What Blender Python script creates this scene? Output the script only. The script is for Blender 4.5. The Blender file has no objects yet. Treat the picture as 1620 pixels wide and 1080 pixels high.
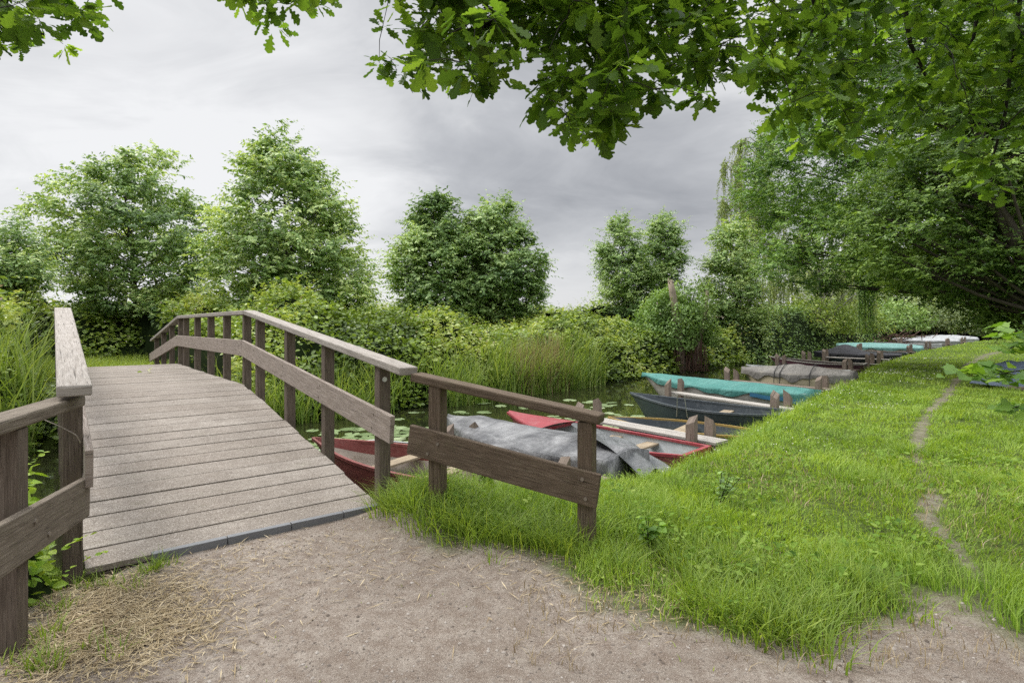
import bpy, math, random
import numpy as np
from mathutils import Vector, Matrix
C = bpy.context.scene.collection
SC = bpy.context.scene
RNG = np.random.default_rng(7)
random.seed(7)
PI = math.pi
# ------------------------------------------------------------------ survey of the place
F, CX, YH, H = 900.0, 810.0, 512.0, 1.6        # focal length / horizon of the photograph in its pixels, eye height
AX = np.array([-.628, .778]); PX = np.array([.778, .628])   # along the bridge (s) and across it (p)
def SP(s, p, z=0.0):
    return Vector((AX[0]*s + PX[0]*p, AX[1]*s + PX[1]*p, z))
def at(x, y, Y):
    return Vector(((x-CX)/F*Y, Y, H-(y-YH)/F*Y))
def gr(x, y, z=0.0):
    Y = (H-z)*F/(y-YH); return Vector(((x-CX)/F*Y, Y, z))
WATER = -.45
SN_P = [-60, -10, 0, 2, 3.6, 4.7, 6.8, 11, 14, 18, 22.8, 28.6, 38.5, 51.7, 64, 90, 200]
SN_S = [4.6, 5.2, 5.4, 5.5, 4.9, 4.45, 4.6, 5.55, 6.3, 7.1, 8.4, 9.6, 11.2, 12.9, 14.2, 16, 20]
SF_P = [-60, -10, 0, 8, 12, 21, 30, 47, 64, 90, 200]
SF_S = [12.4, 12.0, 12.0, 12.2, 12.8, 14.2, 15.6, 18.5, 21, 24, 30]
sn = lambda p: np.interp(p, SN_P, SN_S)
sf = lambda p: np.interp(p, SF_P, SF_S)
def to_sp(x, y):
    return x*AX[0]+y*AX[1], x*PX[0]+y*PX[1]
def sstep(a, b, x):
    t = np.clip((x-a)/(b-a), 0, 1); return t*t*(3-2*t)
def hash2(i, j, seed):
    n = (i.astype(np.int64)*374761393 + j.astype(np.int64)*668265263 + seed*1442695041) & 0x7fffffff
    n = ((n ^ (n >> 13))*1274126177) & 0x7fffffff
    return ((n ^ (n >> 16)) & 0xffff)/65535.0
def vnoise(x, y, seed=0):
    x = np.asarray(x, float); y = np.asarray(y, float)
    i = np.floor(x); j = np.floor(y); u = x-i; v = y-j
    u = u*u*(3-2*u); v = v*v*(3-2*v); i = i.astype(np.int64); j = j.astype(np.int64)
    a = hash2(i, j, seed); b = hash2(i+1, j, seed); c = hash2(i, j+1, seed); d = hash2(i+1, j+1, seed)
    return (a*(1-u)+b*u)*(1-v)+(c*(1-u)+d*u)*v
def fbm(x, y, seed=0, o=4):
    t = 0; a = .5; f = 1
    for k in range(o):
        t = t+a*vnoise(np.asarray(x)*f, np.asarray(y)*f, seed+k*17); a *= .5; f *= 2
    return t/(1-.5**o)
# the trodden earth in front of the bridge
DIRT = [gr(x, y) for x, y in [(0, 1015), (100, 945), (230, 880), (400, 800), (560, 760), (618, 812), (650, 832), (700, 852), (800, 868), (890, 897), (950, 940), (1010, 970), (1100, 1008), (1200, 1030), (1290, 1050), (1325, 1010), (1370, 990), (1440, 985), (1500, 960), (1545, 985), (1620, 1035), (1760, 1050)]]
DIRT = [(v.x, v.y) for v in DIRT]+[(6, -8), (-8, -8), (-4.4, 1.6), (-2.9, 2.35)]
TRAIL = [(v.x, v.y) for v in [gr(x, y) for x, y in [(1510, 985), (1562, 925), (1500, 860), (1465, 825), (1478, 785), (1456, 740), (1450, 700), (1468, 655), (1500, 622), (1518, 595), (1530, 578), (1560, 562), (1600, 552)]]]
def poly_sd(x, y, poly):
    """signed distance to a polygon, positive inside"""
    d = np.full(x.shape, 1e9); ins = np.zeros(x.shape, bool); n = len(poly)
    for k in range(n):
        ax, ay = poly[k]; bx, by = poly[(k+1) % n]
        ex, ey = bx-ax, by-ay
        t = np.clip(((x-ax)*ex+(y-ay)*ey)/(ex*ex+ey*ey+1e-12), 0, 1)
        d = np.minimum(d, np.hypot(x-ax-t*ex, y-ay-t*ey))
        c = ((ay > y) != (by > y)) & (x < (bx-ax)*(y-ay)/(by-ay+1e-12)+ax)
        ins ^= c
    return np.where(ins, d, -d)
def line_d(x, y, pts):
    d = np.full(x.shape, 1e9)
    for k in range(len(pts)-1):
        ax, ay = pts[k]; bx, by = pts[k+1]; ex, ey = bx-ax, by-ay
        t = np.clip(((x-ax)*ex+(y-ay)*ey)/(ex*ex+ey*ey+1e-12), 0, 1)
        d = np.minimum(d, np.hypot(x-ax-t*ex, y-ay-t*ey))
    return d
def dirt_amount(x, y):
    n = fbm(x*2.2, y*2.2, 3)-.5; n2 = fbm(x*9, y*9, 5)-.5
    a = sstep(-.36, .16, poly_sd(x, y, DIRT)+n*.62+n2*.35)
    w = np.interp(y, [2.5, 6, 12, 30], [.12, .095, .13, .28])
    t = 1-sstep(.25, 1.0, line_d(x, y, TRAIL)/w+n*1.5+n2*1.0)
    patchy = np.where(y < 7, sstep(.40, .56, fbm(x*1.3+9, y*1.3, 21)), 1)
    return np.maximum(a, t*(.08+.92*patchy)*.64)
def ground_z(x, y):
    x = np.asarray(x, float); y = np.asarray(y, float)
    s, p = to_sp(x, y)
    wob = (fbm(p*.8, s*.8, 31)-.5)*.35
    d1 = sn(p)-s+wob; d2 = s-sf(p)+wob
    z = np.where(d1 > -1.5, -1.3+.8*sstep(-1.2, 0.0, d1)+.50*sstep(-.08, .85, d1), -1.3)
    zf = -1.3+.8*sstep(-1.4, 0.0, d2)+.62*sstep(-.05, .8, d2)
    z = np.where(s > (sn(p)+sf(p))/2, zf, z)
    land = sstep(.3, 1.5, d1)
    z = z+land*((fbm(x*.5, y*.5, 41)-.5)*.10+(fbm(x*2, y*2, 43)-.5)*.03)*sstep(2, 6, np.hypot(x, y))
    z = z+.17*np.exp(-((x+.66)**2+(y-4.68)**2)/.16)
    z = z-.12*np.exp(-((x+2.95)**2+(y-3.75)**2)/.10)
    z = z+.004*(fbm(x*6, y*6, 47)-.5)*land
    return z
# ------------------------------------------------------------------ mesh helpers
def tag(o, label=None, cat=None, group=None, kind=None):
    if label: o['label'] = label
    if cat: o['category'] = cat
    if group: o['group'] = group
    if kind: o['kind'] = kind
    return o
def thing(name, label, cat, loc=(0, 0, 0), rotz=0, group=None):
    o = bpy.data.objects.new(name, None); C.objects.link(o)
    o.location = loc; o.rotation_euler = (0, 0, rotz); o.empty_display_size = .2
    return tag(o, label, cat, group)
class MB:
    """gathers faces with UVs (u = metres along the grain)"""
    def __init__(s): s.v = []; s.f = []; s.uv = []; s.mi = []
    def face(s, pts, uvs=None, mi=0):
        b = len(s.v); s.v += [tuple(p) for p in pts]; s.f.append(list(range(b, b+len(pts))))
        s.uv += uvs if uvs else [(p[0], p[1]) for p in pts]; s.mi.append(mi)
    def box(s, c, ux, uy, uz, lx, ly, lz, mi=0, top=None):
        """box centred at c; ux is the grain direction"""
        c = Vector(c); ux = Vector(ux).normalized(); uy = Vector(uy).normalized(); uz = Vector(uz).normalized()
        o = random.random()*50
        P = {}
        for i in (0, 1):
            for j in (0, 1):
                for k in (0, 1):
                    P[i, j, k] = c+ux*lx*(i-.5)+uy*ly*(j-.5)+uz*lz*(k-.5)
        if top:                     # slanted top: tilt the +ux end (posts stand with ux up)
            for j in (0, 1):
                for k in (0, 1): P[1, j, k] = P[1, j, k]+ux*top[0]*(j-.5)+ux*top[1]*(k-.5)
        b = len(s.v); idx = {}
        for n, key in enumerate(P): s.v.append(tuple(P[key])); idx[key] = b+n
        def q(keys, ua, va, la, lb, off):
            s.f.append([idx[k] for k in keys]); s.mi.append(mi)
            for k in keys: s.uv.append((k[ua]*la+o, k[va]*lb+off+o*.37))
        q([(0,0,1),(1,0,1),(1,1,1),(0,1,1)], 0, 1, lx, ly, 0)
        q([(0,1,0),(1,1,0),(1,0,0),(0,0,0)], 0, 1, lx, ly, 3)
        q([(0,0,0),(1,0,0),(1,0,1),(0,0,1)], 0, 2, lx, lz, 5)
        q([(0,1,1),(1,1,1),(1,1,0),(0,1,0)], 0, 2, lx, lz, 7)
        q([(1,0,0),(1,1,0),(1,1,1),(1,0,1)], 1, 2, ly, lz, 9)
        q([(0,0,1),(0,1,1),(0,1,0),(0,0,0)], 1, 2, ly, lz, 11)
    def bar(s, a, b, w, h, up=(0, 0, 1), mi=0):
        """beam from a to b; w across, h up"""
        a = Vector(a); b = Vector(b); ux = (b-a).normalized(); uy = Vector(up).cross(ux).normalized(); uz = ux.cross(uy)
        s.box((a+b)/2, ux, uy, uz, (b-a).length, w, h, mi)
    def tube(s, pts, rad, n=6, mi=0, cap=True):
        pts = [Vector(p) for p in pts]
        if not hasattr(rad, '__len__'): rad = [rad]*len(pts)
        b = len(s.v); L = 0; ref = None
        for i, p in enumerate(pts):
            t = (pts[min(i+1, len(pts)-1)]-pts[max(i-1, 0)]).normalized()
            if ref is None: ref = t.orthogonal().normalized()
            ref = (ref-t*ref.dot(t)).normalized(); w = t.cross(ref)
            for k in range(n):
                a = 2*PI*k/n; s.v.append(tuple(p+(ref*math.cos(a)+w*math.sin(a))*rad[i]))
        for i in range(len(pts)-1):
            l2 = L+(pts[i+1]-pts[i]).length
            for k in range(n):
                k2 = (k+1) % n
                s.f.append([b+i*n+k, b+i*n+k2, b+(i+1)*n+k2, b+(i+1)*n+k]); s.mi.append(mi)
                c = rad[i]*2*PI
                s.uv += [(L, c*k/n), (L, c*(k+1)/n), (l2, c*(k+1)/n), (l2, c*k/n)]
            L = l2
        if cap:
            for e, r in ((0, range(n-1, -1, -1)), (len(pts)-1, range(n))):
                s.f.append([b+e*n+k for k in r]); s.mi.append(mi); s.uv += [(math.cos(2*PI*k/n)*.05, math.sin(2*PI*k/n)*.05) for k in r]
    def grid(s, G, mi=0, closed=False, flip=False, uvscale=1):
        """G[i][j] points"""
        b = len(s.v); R = len(G); K = len(G[0])
        for r in G: s.v += [tuple(p) for p in r]
        for i in range(R-1):
            for j in range(K-1 if not closed else K):
                j2 = (j+1) % K
                q = [b+i*K+j, b+(i+1)*K+j, b+(i+1)*K+j2, b+i*K+j2]
                u = [(i*uvscale, j*uvscale), ((i+1)*uvscale, j*uvscale), ((i+1)*uvscale, (j+1)*uvscale), (i*uvscale, (j+1)*uvscale)]
                if flip: q.reverse(); u.reverse()
                s.f.append(q); s.mi.append(mi); s.uv += u
    def build(s, name, mats, parent=None, smooth=False, bevel=0, subsurf=0):
        me = bpy.data.meshes.new(name); me.from_pydata(s.v, [], s.f)
        if not isinstance(mats, (list, tuple)): mats = [mats]
        for m in mats: me.materials.append(m)
        uv = me.uv_layers.new(name='UVMap'); uv.data.foreach_set('uv', np.array(s.uv, 'f').ravel())
        me.polygons.foreach_set('material_index', np.array(s.mi, 'i'))
        if smooth: me.polygons.foreach_set('use_smooth', np.ones(len(s.f), bool))
        me.update()
        o = bpy.data.objects.new(name, me); C.objects.link(o)
        if parent: o.parent = parent
        if bevel:
            m = o.modifiers.new('bevel', 'BEVEL'); m.width = bevel; m.segments = 2; m.limit_method = 'ANGLE'; m.harden_normals = False
        if subsurf:
            m = o.modifiers.new('sub', 'SUBSURF'); m.levels = m.render_levels = subsurf
        return o
def np_mesh(name, V, faces_flat, sizes, mats, attrs=None, mi=None, parent=None, smooth=False):
    me = bpy.data.meshes.new(name)
    me.vertices.add(len(V)); me.vertices.foreach_set('co', np.asarray(V, 'f').ravel())
    me.loops.add(len(faces_flat)); me.loops.foreach_set('vertex_index', np.asarray(faces_flat, 'i'))
    starts = np.concatenate([[0], np.cumsum(sizes)[:-1]])
    me.polygons.add(len(sizes)); me.polygons.foreach_set('loop_start', starts.astype('i')); me.polygons.foreach_set('loop_total', np.asarray(sizes, 'i'))
    for m in (mats if isinstance(mats, (list, tuple)) else [mats]): me.materials.append(m)
    if mi is not None: me.polygons.foreach_set('material_index', np.asarray(mi, 'i'))
    if smooth: me.polygons.foreach_set('use_smooth', np.ones(len(sizes), bool))
    for k, a in (attrs or {}).items():
        at_ = me.attributes.new(k, 'FLOAT', 'POINT'); at_.data.foreach_set('value', np.asarray(a, 'f'))
    me.update(calc_edges=True)
    o = bpy.data.objects.new(name, me); C.objects.link(o)
    if parent: o.parent = parent
    return o
def norm(v): return v/(np.linalg.norm(v, axis=-1, keepdims=True)+1e-9)
# leaf outlines: (along, across, lift) in leaf lengths / widths
T_DIAMOND = (np.array([[0, 0, 0], [.42, .5, .12], [1, 0, -.06], [.42, -.5, .12]]), [[0, 2, 1], [0, 3, 2]])
T_LEAF = (np.array([[0, 0, 0], [.22, .38, .10], [.55, .5, .12], [.82, .25, .02], [1, 0, -.08], [.82, -.25, .02], [.55, -.5, .12], [.22, -.38, .10]]), [[0, 4, 3, 2, 1], [0, 7, 6, 5, 4]])
_oak = [(.0, .0), (.10, .05), (.16, .16), (.22, .20), (.28, .13), (.34, .17), (.40, .33), (.48, .37), (.52, .22), (.58, .27), (.64, .44), (.74, .45), (.76, .26), (.82, .30), (.90, .30), (.95, .17), (1.0, .05)]
def _oak_t():
    L = [(a, b, .10*b+.03*math.sin(a*9)) for a, b in _oak]; R = [(a, -b, .10*b+.03*math.sin(a*9+1)) for a, b in _oak[1:]]
    v = np.array(L+R); n = len(L)
    mid = [0, n-1]
    left = [0]+list(range(n-1, 0, -1)); right = [0]+list(range(n, n+len(R)))+[n-1]
    return v, [left, right]
T_OAK = _oak_t()
T_MAPLE_ = [(0, 0), (.05, .18), (-.05, .42), (.18, .40), (.25, .52), (.42, .46), (.50, .30), (.62, .36), (.72, .20), (1.0, 0)]
T_LOBED = (np.array([(a, b, .1*b) for a, b in T_MAPLE_]+[(a, -b, .1*b) for a, b in T_MAPLE_[1:-1]]), [[0]+list(range(9, 0, -1)), [0]+list(range(10, 18))+[9]])
T_SPRIG = (np.array([[0, 0, 0], [.3, .42, .08], [.62, .12, .02], [.72, .40, .1], [1, 0, -.06], [.72, -.40, .1], [.62, -.12, .02], [.3, -.42, .08]]), [[0, 4, 3, 2, 1], [0, 7, 6, 5, 4]])
def leaves(name, B, D, N, L, W, shade, mat, tpl=T_DIAMOND, parent=None, extra=None):
    """one mesh of many leaves. B base points, D directions, N normals, L lengths, W widths"""
    B = np.asarray(B, float); n = len(B); D = norm(np.asarray(D, float)); N = np.asarray(N, float)
    S = norm(np.cross(N, D)); N2 = np.cross(D, S)
    T, fs = tpl; k = len(T)
    L = np.broadcast_to(L, (n,)); W = np.broadcast_to(W, (n,))
    V = B[:, None, :]+D[:, None, :]*(T[None, :, 0]*L[:, None])[..., None]+S[:, None, :]*(T[None, :, 1]*W[:, None])[..., None]+N2[:, None, :]*(T[None, :, 2]*W[:, None])[..., None]
    base = (np.arange(n)*k)[:, None]
    flat = np.concatenate([base+np.array(f)[None, :] for f in fs], axis=1).ravel()
    sizes = np.tile([len(f) for f in fs], n)
    V = V.reshape(-1, 3); sh = np.repeat(np.broadcast_to(shade, (n,)), k); mi = None; mats = [mat]
    if extra is not None:
        EV, Ef, Em = extra; off = len(V)
        V = np.vstack([V, EV]); flat = np.concatenate([flat, np.asarray(Ef).ravel()+off]); sizes = np.concatenate([sizes, np.full(len(Ef), len(Ef[0]))])
        sh = np.concatenate([sh, np.full(len(EV), .2)]); mi = np.concatenate([np.zeros(n*len(fs), int), np.ones(len(Ef), int)]); mats = [mat, Em]
    return np_mesh(name, V, flat, sizes, mats, {'shade': sh}, mi, parent)
def blades(name, B, Hh, Wd, bend, shade, mat, parent=None, segs=2, az=None):
    """grass blades as bent tapering strips"""
    n = len(B); az = RNG.uniform(0, 2*PI, n) if az is None else az
    dirx, diry = np.cos(az), np.sin(az); fa = az+PI/2+RNG.normal(0, .5, n)
    sx, sy = np.cos(fa), np.sin(fa)
    rows = []
    for i in range(segs+1):
        t = i/segs; h = Hh*(t-.30*bend*t*t); o = Hh*bend*t**2*.9; w = Wd*(1-t**1.5)*.5
        P = np.stack([B[:, 0]+dirx*o, B[:, 1]+diry*o, B[:, 2]+h], 1)
        if i < segs:
            rows += [P-np.stack([sx*w, sy*w, 0*w], 1), P+np.stack([sx*w, sy*w, 0*w], 1)]
        else: rows.append(P)
    V = np.stack(rows, 1); k = V.shape[1]
    fs = [[2*i, 2*i+1, 2*i+3, 2*i+2] for i in range(segs-1)]+[[2*segs-2, 2*segs-1, 2*segs]]
    base = (np.arange(n)*k)[:, None]
    flat = np.concatenate([base+np.array(f)[None, :] for f in fs], 1).ravel()
    tt = np.array([i//2/segs for i in range(2*segs)]+[1.0])
    return np_mesh(name, V.reshape(-1, 3), flat, np.tile([len(f) for f in fs], n), mat, {'shade': np.repeat(shade, k), 'tip': np.tile(tt, n)}, None, parent)
# ------------------------------------------------------------------ materials
class NT:
    def __init__(s, name):
        s.m = bpy.data.materials.new(name); s.m.use_nodes = True; s.t = s.m.node_tree; s.t.nodes.clear()
        s.out = s.n('ShaderNodeOutputMaterial')
    def n(s, t, **k):
        o = s.t.nodes.new(t)
        for a, b in k.items(): setattr(o, a, b)
        return o
    def l(s, a, b): s.t.links.new(a, b)
    def set(s, node, **k):
        for a, b in k.items(): node.inputs[a.replace('_', ' ')].default_value = b
    def coord(s, kind='Object', scale=(1, 1, 1)):
        tc = s.n('ShaderNodeTexCoord'); mp = s.n('ShaderNodeMapping'); mp.inputs['Scale'].default_value = scale
        s.l(tc.outputs[kind], mp.inputs['Vector']); return mp.outputs['Vector']
    def noise(s, vec, scale, detail=4, rough=.55, dist=0):
        q = s.n('ShaderNodeTexNoise'); s.l(vec, q.inputs['Vector'])
        q.inputs['Scale'].default_value = scale; q.inputs['Detail'].default_value = detail; q.inputs['Roughness'].default_value = rough; q.inputs['Distortion'].default_value = dist
        return q.outputs['Fac']
    def ramp(s, fac, stops):
        r = s.n('ShaderNodeValToRGB'); s.l(fac, r.inputs['Fac']); e = r.color_ramp.elements
        while len(e) < len(stops): e.new(.5)
        for q, (p, c) in zip(e, stops): q.position = p; q.color = (c[0], c[1], c[2], 1) if hasattr(c, '__len__') else (c, c, c, 1)
        return r.outputs['Color']
    def mix(s, fac, a, b, mode='MIX'):
        q = s.n('ShaderNodeMix', data_type='RGBA', blend_type=mode)
        for i, v in ((0, fac), (6, a), (7, b)):
            if isinstance(v, bpy.types.NodeSocket): s.l(v, q.inputs[i])
            elif hasattr(v, '__len__'): q.inputs[i].default_value = (*v[:3], 1)
            else: q.inputs[i].default_value = v
        return q.outputs[2]
    def math(s, op, a, b=0):
        q = s.n('ShaderNodeMath', operation=op)
        for i, v in ((0, a), (1, b)):
            if isinstance(v, bpy.types.NodeSocket): s.l(v, q.inputs[i])
            else: q.inputs[i].default_value = v
        return q.outputs[0]
    def bump(s, h, strength, dist=.01):
        b = s.n('ShaderNodeBump'); s.l(h, b.inputs['Height']); b.inputs['Strength'].default_value = strength; b.inputs['Distance'].default_value = dist
        return b.outputs['Normal']
    def attr(s, name):
        a = s.n('ShaderNodeAttribute', attribute_name=name); return a.outputs['Fac']
    def bsdf(s, col, rough=.7, spec=.3, normal=None, metal=0):
        p = s.n('ShaderNodeBsdfPrincipled')
        for k, v in (('Base Color', col), ('Roughness', rough)):
            if isinstance(v, bpy.types.NodeSocket): s.l(v, p.inputs[k])
            elif hasattr(v, '__len__'): p.inputs[k].default_value = (*v[:3], 1)
            else: p.inputs[k].default_value = v
        p.inputs['Specular IOR Level'].default_value = spec; p.inputs['Metallic'].default_value = metal
        if normal is not None: s.l(normal, p.inputs['Normal'])
        return p.outputs['BSDF']
    def done(s, sh): s.l(sh, s.out.inputs['Surface']); return s.m
def leaf_mat(name, dark, mid, light, trans=.35, rough=.5, spec=.3, tip=None):
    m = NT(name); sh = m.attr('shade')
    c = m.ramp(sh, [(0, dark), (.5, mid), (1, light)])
    if tip is not None: c = m.mix(m.math('MULTIPLY', m.attr('tip'), .55), c, tip)
    b = m.bsdf(c, rough, spec)
    t = m.n('ShaderNodeBsdfTranslucent'); m.l(m.mix(1.0, c, (1.25, 1.2, .55), 'MULTIPLY'), t.inputs['Color'])
    x = m.n('ShaderNodeMixShader'); x.inputs[0].default_value = trans; m.l(b, x.inputs[1]); m.l(t.outputs[0], x.inputs[2])
    return m.done(x.outputs[0])
def wood(name, lo, mid, hi, rough=.85, green=.15, blotch=.5):
    m = NT(name); uv = m.coord('UV', (1.2, 22, 1)); uv2 = m.coord('UV', (1.5, 3, 1)); ob = m.coord('Object')
    g = m.noise(uv, 3.0, 6, .65, 1.2); g2 = m.noise(uv2, 2.5, 4, .6, .6)
    fine = m.noise(m.coord('UV', (3, 140, 1)), 2, 3, .6)
    c = m.ramp(g, [(.28, lo), (.5, mid), (.74, hi)])
    c = m.mix(m.ramp(fine, [(.35, .45), (.6, 0)]), c, [v*.45 for v in lo])
    c = m.mix(m.math('MULTIPLY', m.ramp(g2, [(.42, 0), (.7, 1)]), blotch), c, [v*.55 for v in mid])
    al = m.ramp(m.noise(ob, 5, 5, .7), [(.55, 0), (.72, 1)])
    c = m.mix(m.math('MULTIPLY', al, green), c, (.10, .12, .05))
    crack = m.ramp(m.noise(m.coord('UV', (.8, 36, 1)), 3.2, 3, .5, .8), [(.30, 1), (.36, 0)])
    c = m.mix(m.math('MULTIPLY', crack, .75), c, (.02, .017, .014))
    h = m.math('SUBTRACT', m.math('ADD', g, m.math('MULTIPLY', fine, .5)), m.math('MULTIPLY', crack, 1.2))
    return m.done(m.bsdf(c, rough, .2, m.bump(h, .6, .006)))
def paint(name, col, wear=(.3, .28, .25), amount=.35, rough=.5, scale=4):
    m = NT(name); ob = m.coord('Object'); n = m.noise(ob, scale, 6, .68); n2 = m.noise(ob, scale*5, 4, .6)
    f = m.math('MULTIPLY', m.ramp(m.math('ADD', m.math('MULTIPLY', n, .7), m.math('MULTIPLY', n2, .3)), [(.5, 0), (.66, 1)]), amount)
    c = m.mix(f, col, wear)
    c = m.mix(m.math('MULTIPLY', m.ramp(m.noise(m.coord('Object', (1, 1, 6)), 2.4, 5, .6), [(.35, 1), (.6, 0)]), .35), c, [v*.45 for v in col])
    sx = m.n('ShaderNodeSeparateXYZ'); m.l(ob, sx.inputs[0])
    low = m.math('SUBTRACT', m.math('ADD', sx.outputs['Z'], m.math('MULTIPLY', n, -.12)), .0)
    c = m.mix(m.ramp(low, [(0.0, .75), (.07, 0)]), c, (.045, .05, .025))
    c = m.mix(m.math('MULTIPLY', m.ramp(m.noise(m.coord('Object', (3, 3, 14)), 5, 3, .7), [(.62, 0), (.68, 1)]), amount), c, wear)
    return m.done(m.bsdf(c, m.ramp(n2, [(.3, rough-.1), (.7, rough+.2)]), .35, m.bump(n2, .15, .004)))
def tarp(name, col, col2, rough=.55, streak=.4):
    m = NT(name); ob = m.coord('Object'); n = m.noise(ob, 2.2, 6, .65, .5); n2 = m.noise(m.coord('Object', (1.5, 9, 1)), 2.5, 5, .6, .8)
    c = m.mix(m.math('MULTIPLY', m.ramp(n, [(.40, 0), (.68, 1)]), streak), col, col2)
    c = m.mix(m.math('MULTIPLY', m.ramp(n2, [(.55, 0), (.75, 1)]), streak*.8), c, col2)
    c = m.mix(m.math('MULTIPLY', m.ramp(m.noise(ob, 7, 5, .7), [(.52, 0), (.75, 1)]), .35), c, [v*.4 for v in col])
    cr_ = m.noise(m.coord('Object', (2.2, .7, 1)), 3.2, 5, .6, .8)
    c = m.mix(m.math('MULTIPLY', m.ramp(m.noise(m.coord('Object', (7, 1.0, 1)), 2.2, 5, .65, .5), [(.50, 0), (.70, 1)]), .35), c, [v*.5 for v in col])
    h = m.math('ADD', m.math('ADD', m.noise(m.coord('Object', (1.2, 5, 1)), 1.6, 4, .55, 1.5), m.math('MULTIPLY', cr_, .9)), m.math('MULTIPLY', m.noise(ob, 60, 2), .06))
    return m.done(m.bsdf(c, rough, .3, m.bump(h, .8, .06)))
M = {}
M['wood_grey'] = wood('weathered_grey_wood', (.20, .17, .145), (.37, .335, .30), (.50, .465, .43), green=.12, blotch=.35)
M['wood_board'] = wood('silvered_board', (.21, .165, .135), (.35, .295, .255), (.46, .40, .36), green=.06, blotch=.4)
M['wood_post'] = wood('brown_post_wood', (.075, .058, .045), (.145, .114, .090), (.23, .19, .155), green=.12, blotch=.5)
M['wood_fence'] = wood('dark_fence_wood', (.070, .050, .036), (.155, .114, .080), (.25, .20, .150), green=.15, blotch=.5)
M['wood_fence_grey'] = wood('grey_fence_wood', (.11, .088, .068), (.20, .165, .13), (.29, .25, .205), green=.12, blotch=.45)
M['wood_dock'] = wood('dock_wood', (.13, .10, .08), (.24, .19, .155), (.34, .28, .235), green=.2)
M['wood_dock_pale'] = wood('pale_dock_plank', (.27, .245, .215), (.42, .39, .35), (.55, .52, .48), green=.12)
def deck_mat():
    m = NT('gritty_deck'); uv = m.coord('UV'); ob = m.coord('Object')
    grit = m.noise(ob, 120, 2, .5); grit2 = m.noise(ob, 48, 3, .6); big = m.noise(ob, 1.4, 5, .65); mid = m.noise(m.coord('UV', (1.2, 5, 1)), 3, 5, .65)
    c = m.ramp(big, [(.3, (.215, .190, .162)), (.55, (.305, .272, .236)), (.75, (.40, .362, .318))])
    pv = m.noise(m.coord('UV', (.045, .0, 1)), 14, 0, .5)
    c = m.mix(m.math('MULTIPLY', m.ramp(pv, [(.35, 1), (.62, 0)]), .75), c, (.20, .168, .138))
    c = m.mix(m.math('MULTIPLY', m.ramp(mid, [(.40, 1), (.62, 0)]), .45), c, (.20, .165, .135))
    c = m.mix(m.math('MULTIPLY', m.ramp(m.noise(m.coord('UV', (2, 9, 1)), 3.5, 5, .7, .8), [(.55, 0), (.70, 1)]), .45), c, (.47, .43, .39))
    c = m.mix(m.math('MULTIPLY', m.ramp(m.noise(ob, 6, 6, .7, .5), [(.48, 0), (.66, 1)]), .5), c, (.155, .13, .108))
    c = m.mix(m.math('MULTIPLY', m.ramp(m.noise(m.coord('UV', (1.5, 55, 1)), 2.6, 5, .65, .6), [(.42, 1), (.58, 0)]), .45), c, (.13, .108, .09))
    c = m.mix(m.ramp(grit2, [(.50, 0), (.66, .6)]), c, (.12, .10, .084))
    c = m.mix(m.ramp(grit, [(.54, 0), (.68, .55)]), c, (.54, .50, .45))
    c = m.mix(m.math('MULTIPLY', m.ramp(m.noise(m.coord('UV', (1, 3, 1)), 1.6, 6, .75), [(.58, 0), (.72, 1)]), .25), c, (.13, .14, .07))
    h = m.math('ADD', grit, m.math('MULTIPLY', grit2, 1.2))
    return m.done(m.bsdf(c, .9, .2, m.bump(h, .55, .004)))
M['deck'] = deck_mat()
def ground_mat():
    m = NT('ground'); ob = m.coord('Object'); d = m.attr('dirt')
    big = m.noise(ob, .9, 5, .6); g1 = m.noise(ob, 55, 3, .65); g2 = m.noise(ob, 150, 2, .6); md = m.noise(ob, 9, 5, .7)
    vor = m.n('ShaderNodeTexVoronoi'); m.l(ob, vor.inputs['Vector']); vor.inputs['Scale'].default_value = 70
    dirt = m.ramp(big, [(.3, (.180, .155, .129)), (.55, (.275, .239, .202)), (.75, (.365, .325, .280))])
    dirt = m.mix(m.math('MULTIPLY', m.ramp(md, [(.38, 1), (.6, 0)]), .75), dirt, (.125, .09, .066))
    dirt = m.mix(m.math('MULTIPLY', m.ramp(m.noise(ob, 2.6, 6, .7, .6), [(.50, 0), (.70, 1)]), .5), dirt, (.125, .097, .075))
    dirt = m.mix(m.ramp(g1, [(.50, 0), (.66, .8)]), dirt, (.12, .09, .072))
    dirt = m.mix(m.ramp(g2, [(.54, 0), (.68, .7)]), dirt, (.42, .365, .32))
    dirt = m.mix(m.ramp(vor.outputs['Distance'], [(.12, .45), (.3, 0)]), dirt, m.ramp(vor.outputs['Color'], [(.2, (.10, .08, .065)), (.55, (.25, .205, .17)), (.85, (.42, .37, .32))]))
    dirt = m.mix(.12, dirt, (.22, .18, .15))
    soil = m.ramp(md, [(.3, (.030, .038, .010)), (.6, (.075, .11, .02)), (.8, (.12, .13, .045))])
    c = m.mix(d, soil, dirt)
    h = m.math('ADD', m.math('ADD', g1, m.math('MULTIPLY', g2, .6)), m.math('MULTIPLY', md, 1.5))
    return m.done(m.bsdf(c, .95, .15, m.bump(h, .8, .012)))
M['ground'] = ground_mat()
def water_mat():
    m = NT('canal_water'); ob = m.coord('Object')
    w = m.noise(m.coord('Object', (1, 1, 1)), 2.2, 3, .5, .3); w2 = m.noise(ob, 11, 2, .5)
    c = m.ramp(m.noise(ob, .6, 4), [(.35, (.013, .016, .007)), (.7, (.028, .030, .012))])
    n = m.bump(m.math('ADD', w, m.math('MULTIPLY', w2, .18)), .12, .03)
    return m.done(m.bsdf(c, .04, .5, n))
M['water'] = water_mat()
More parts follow.
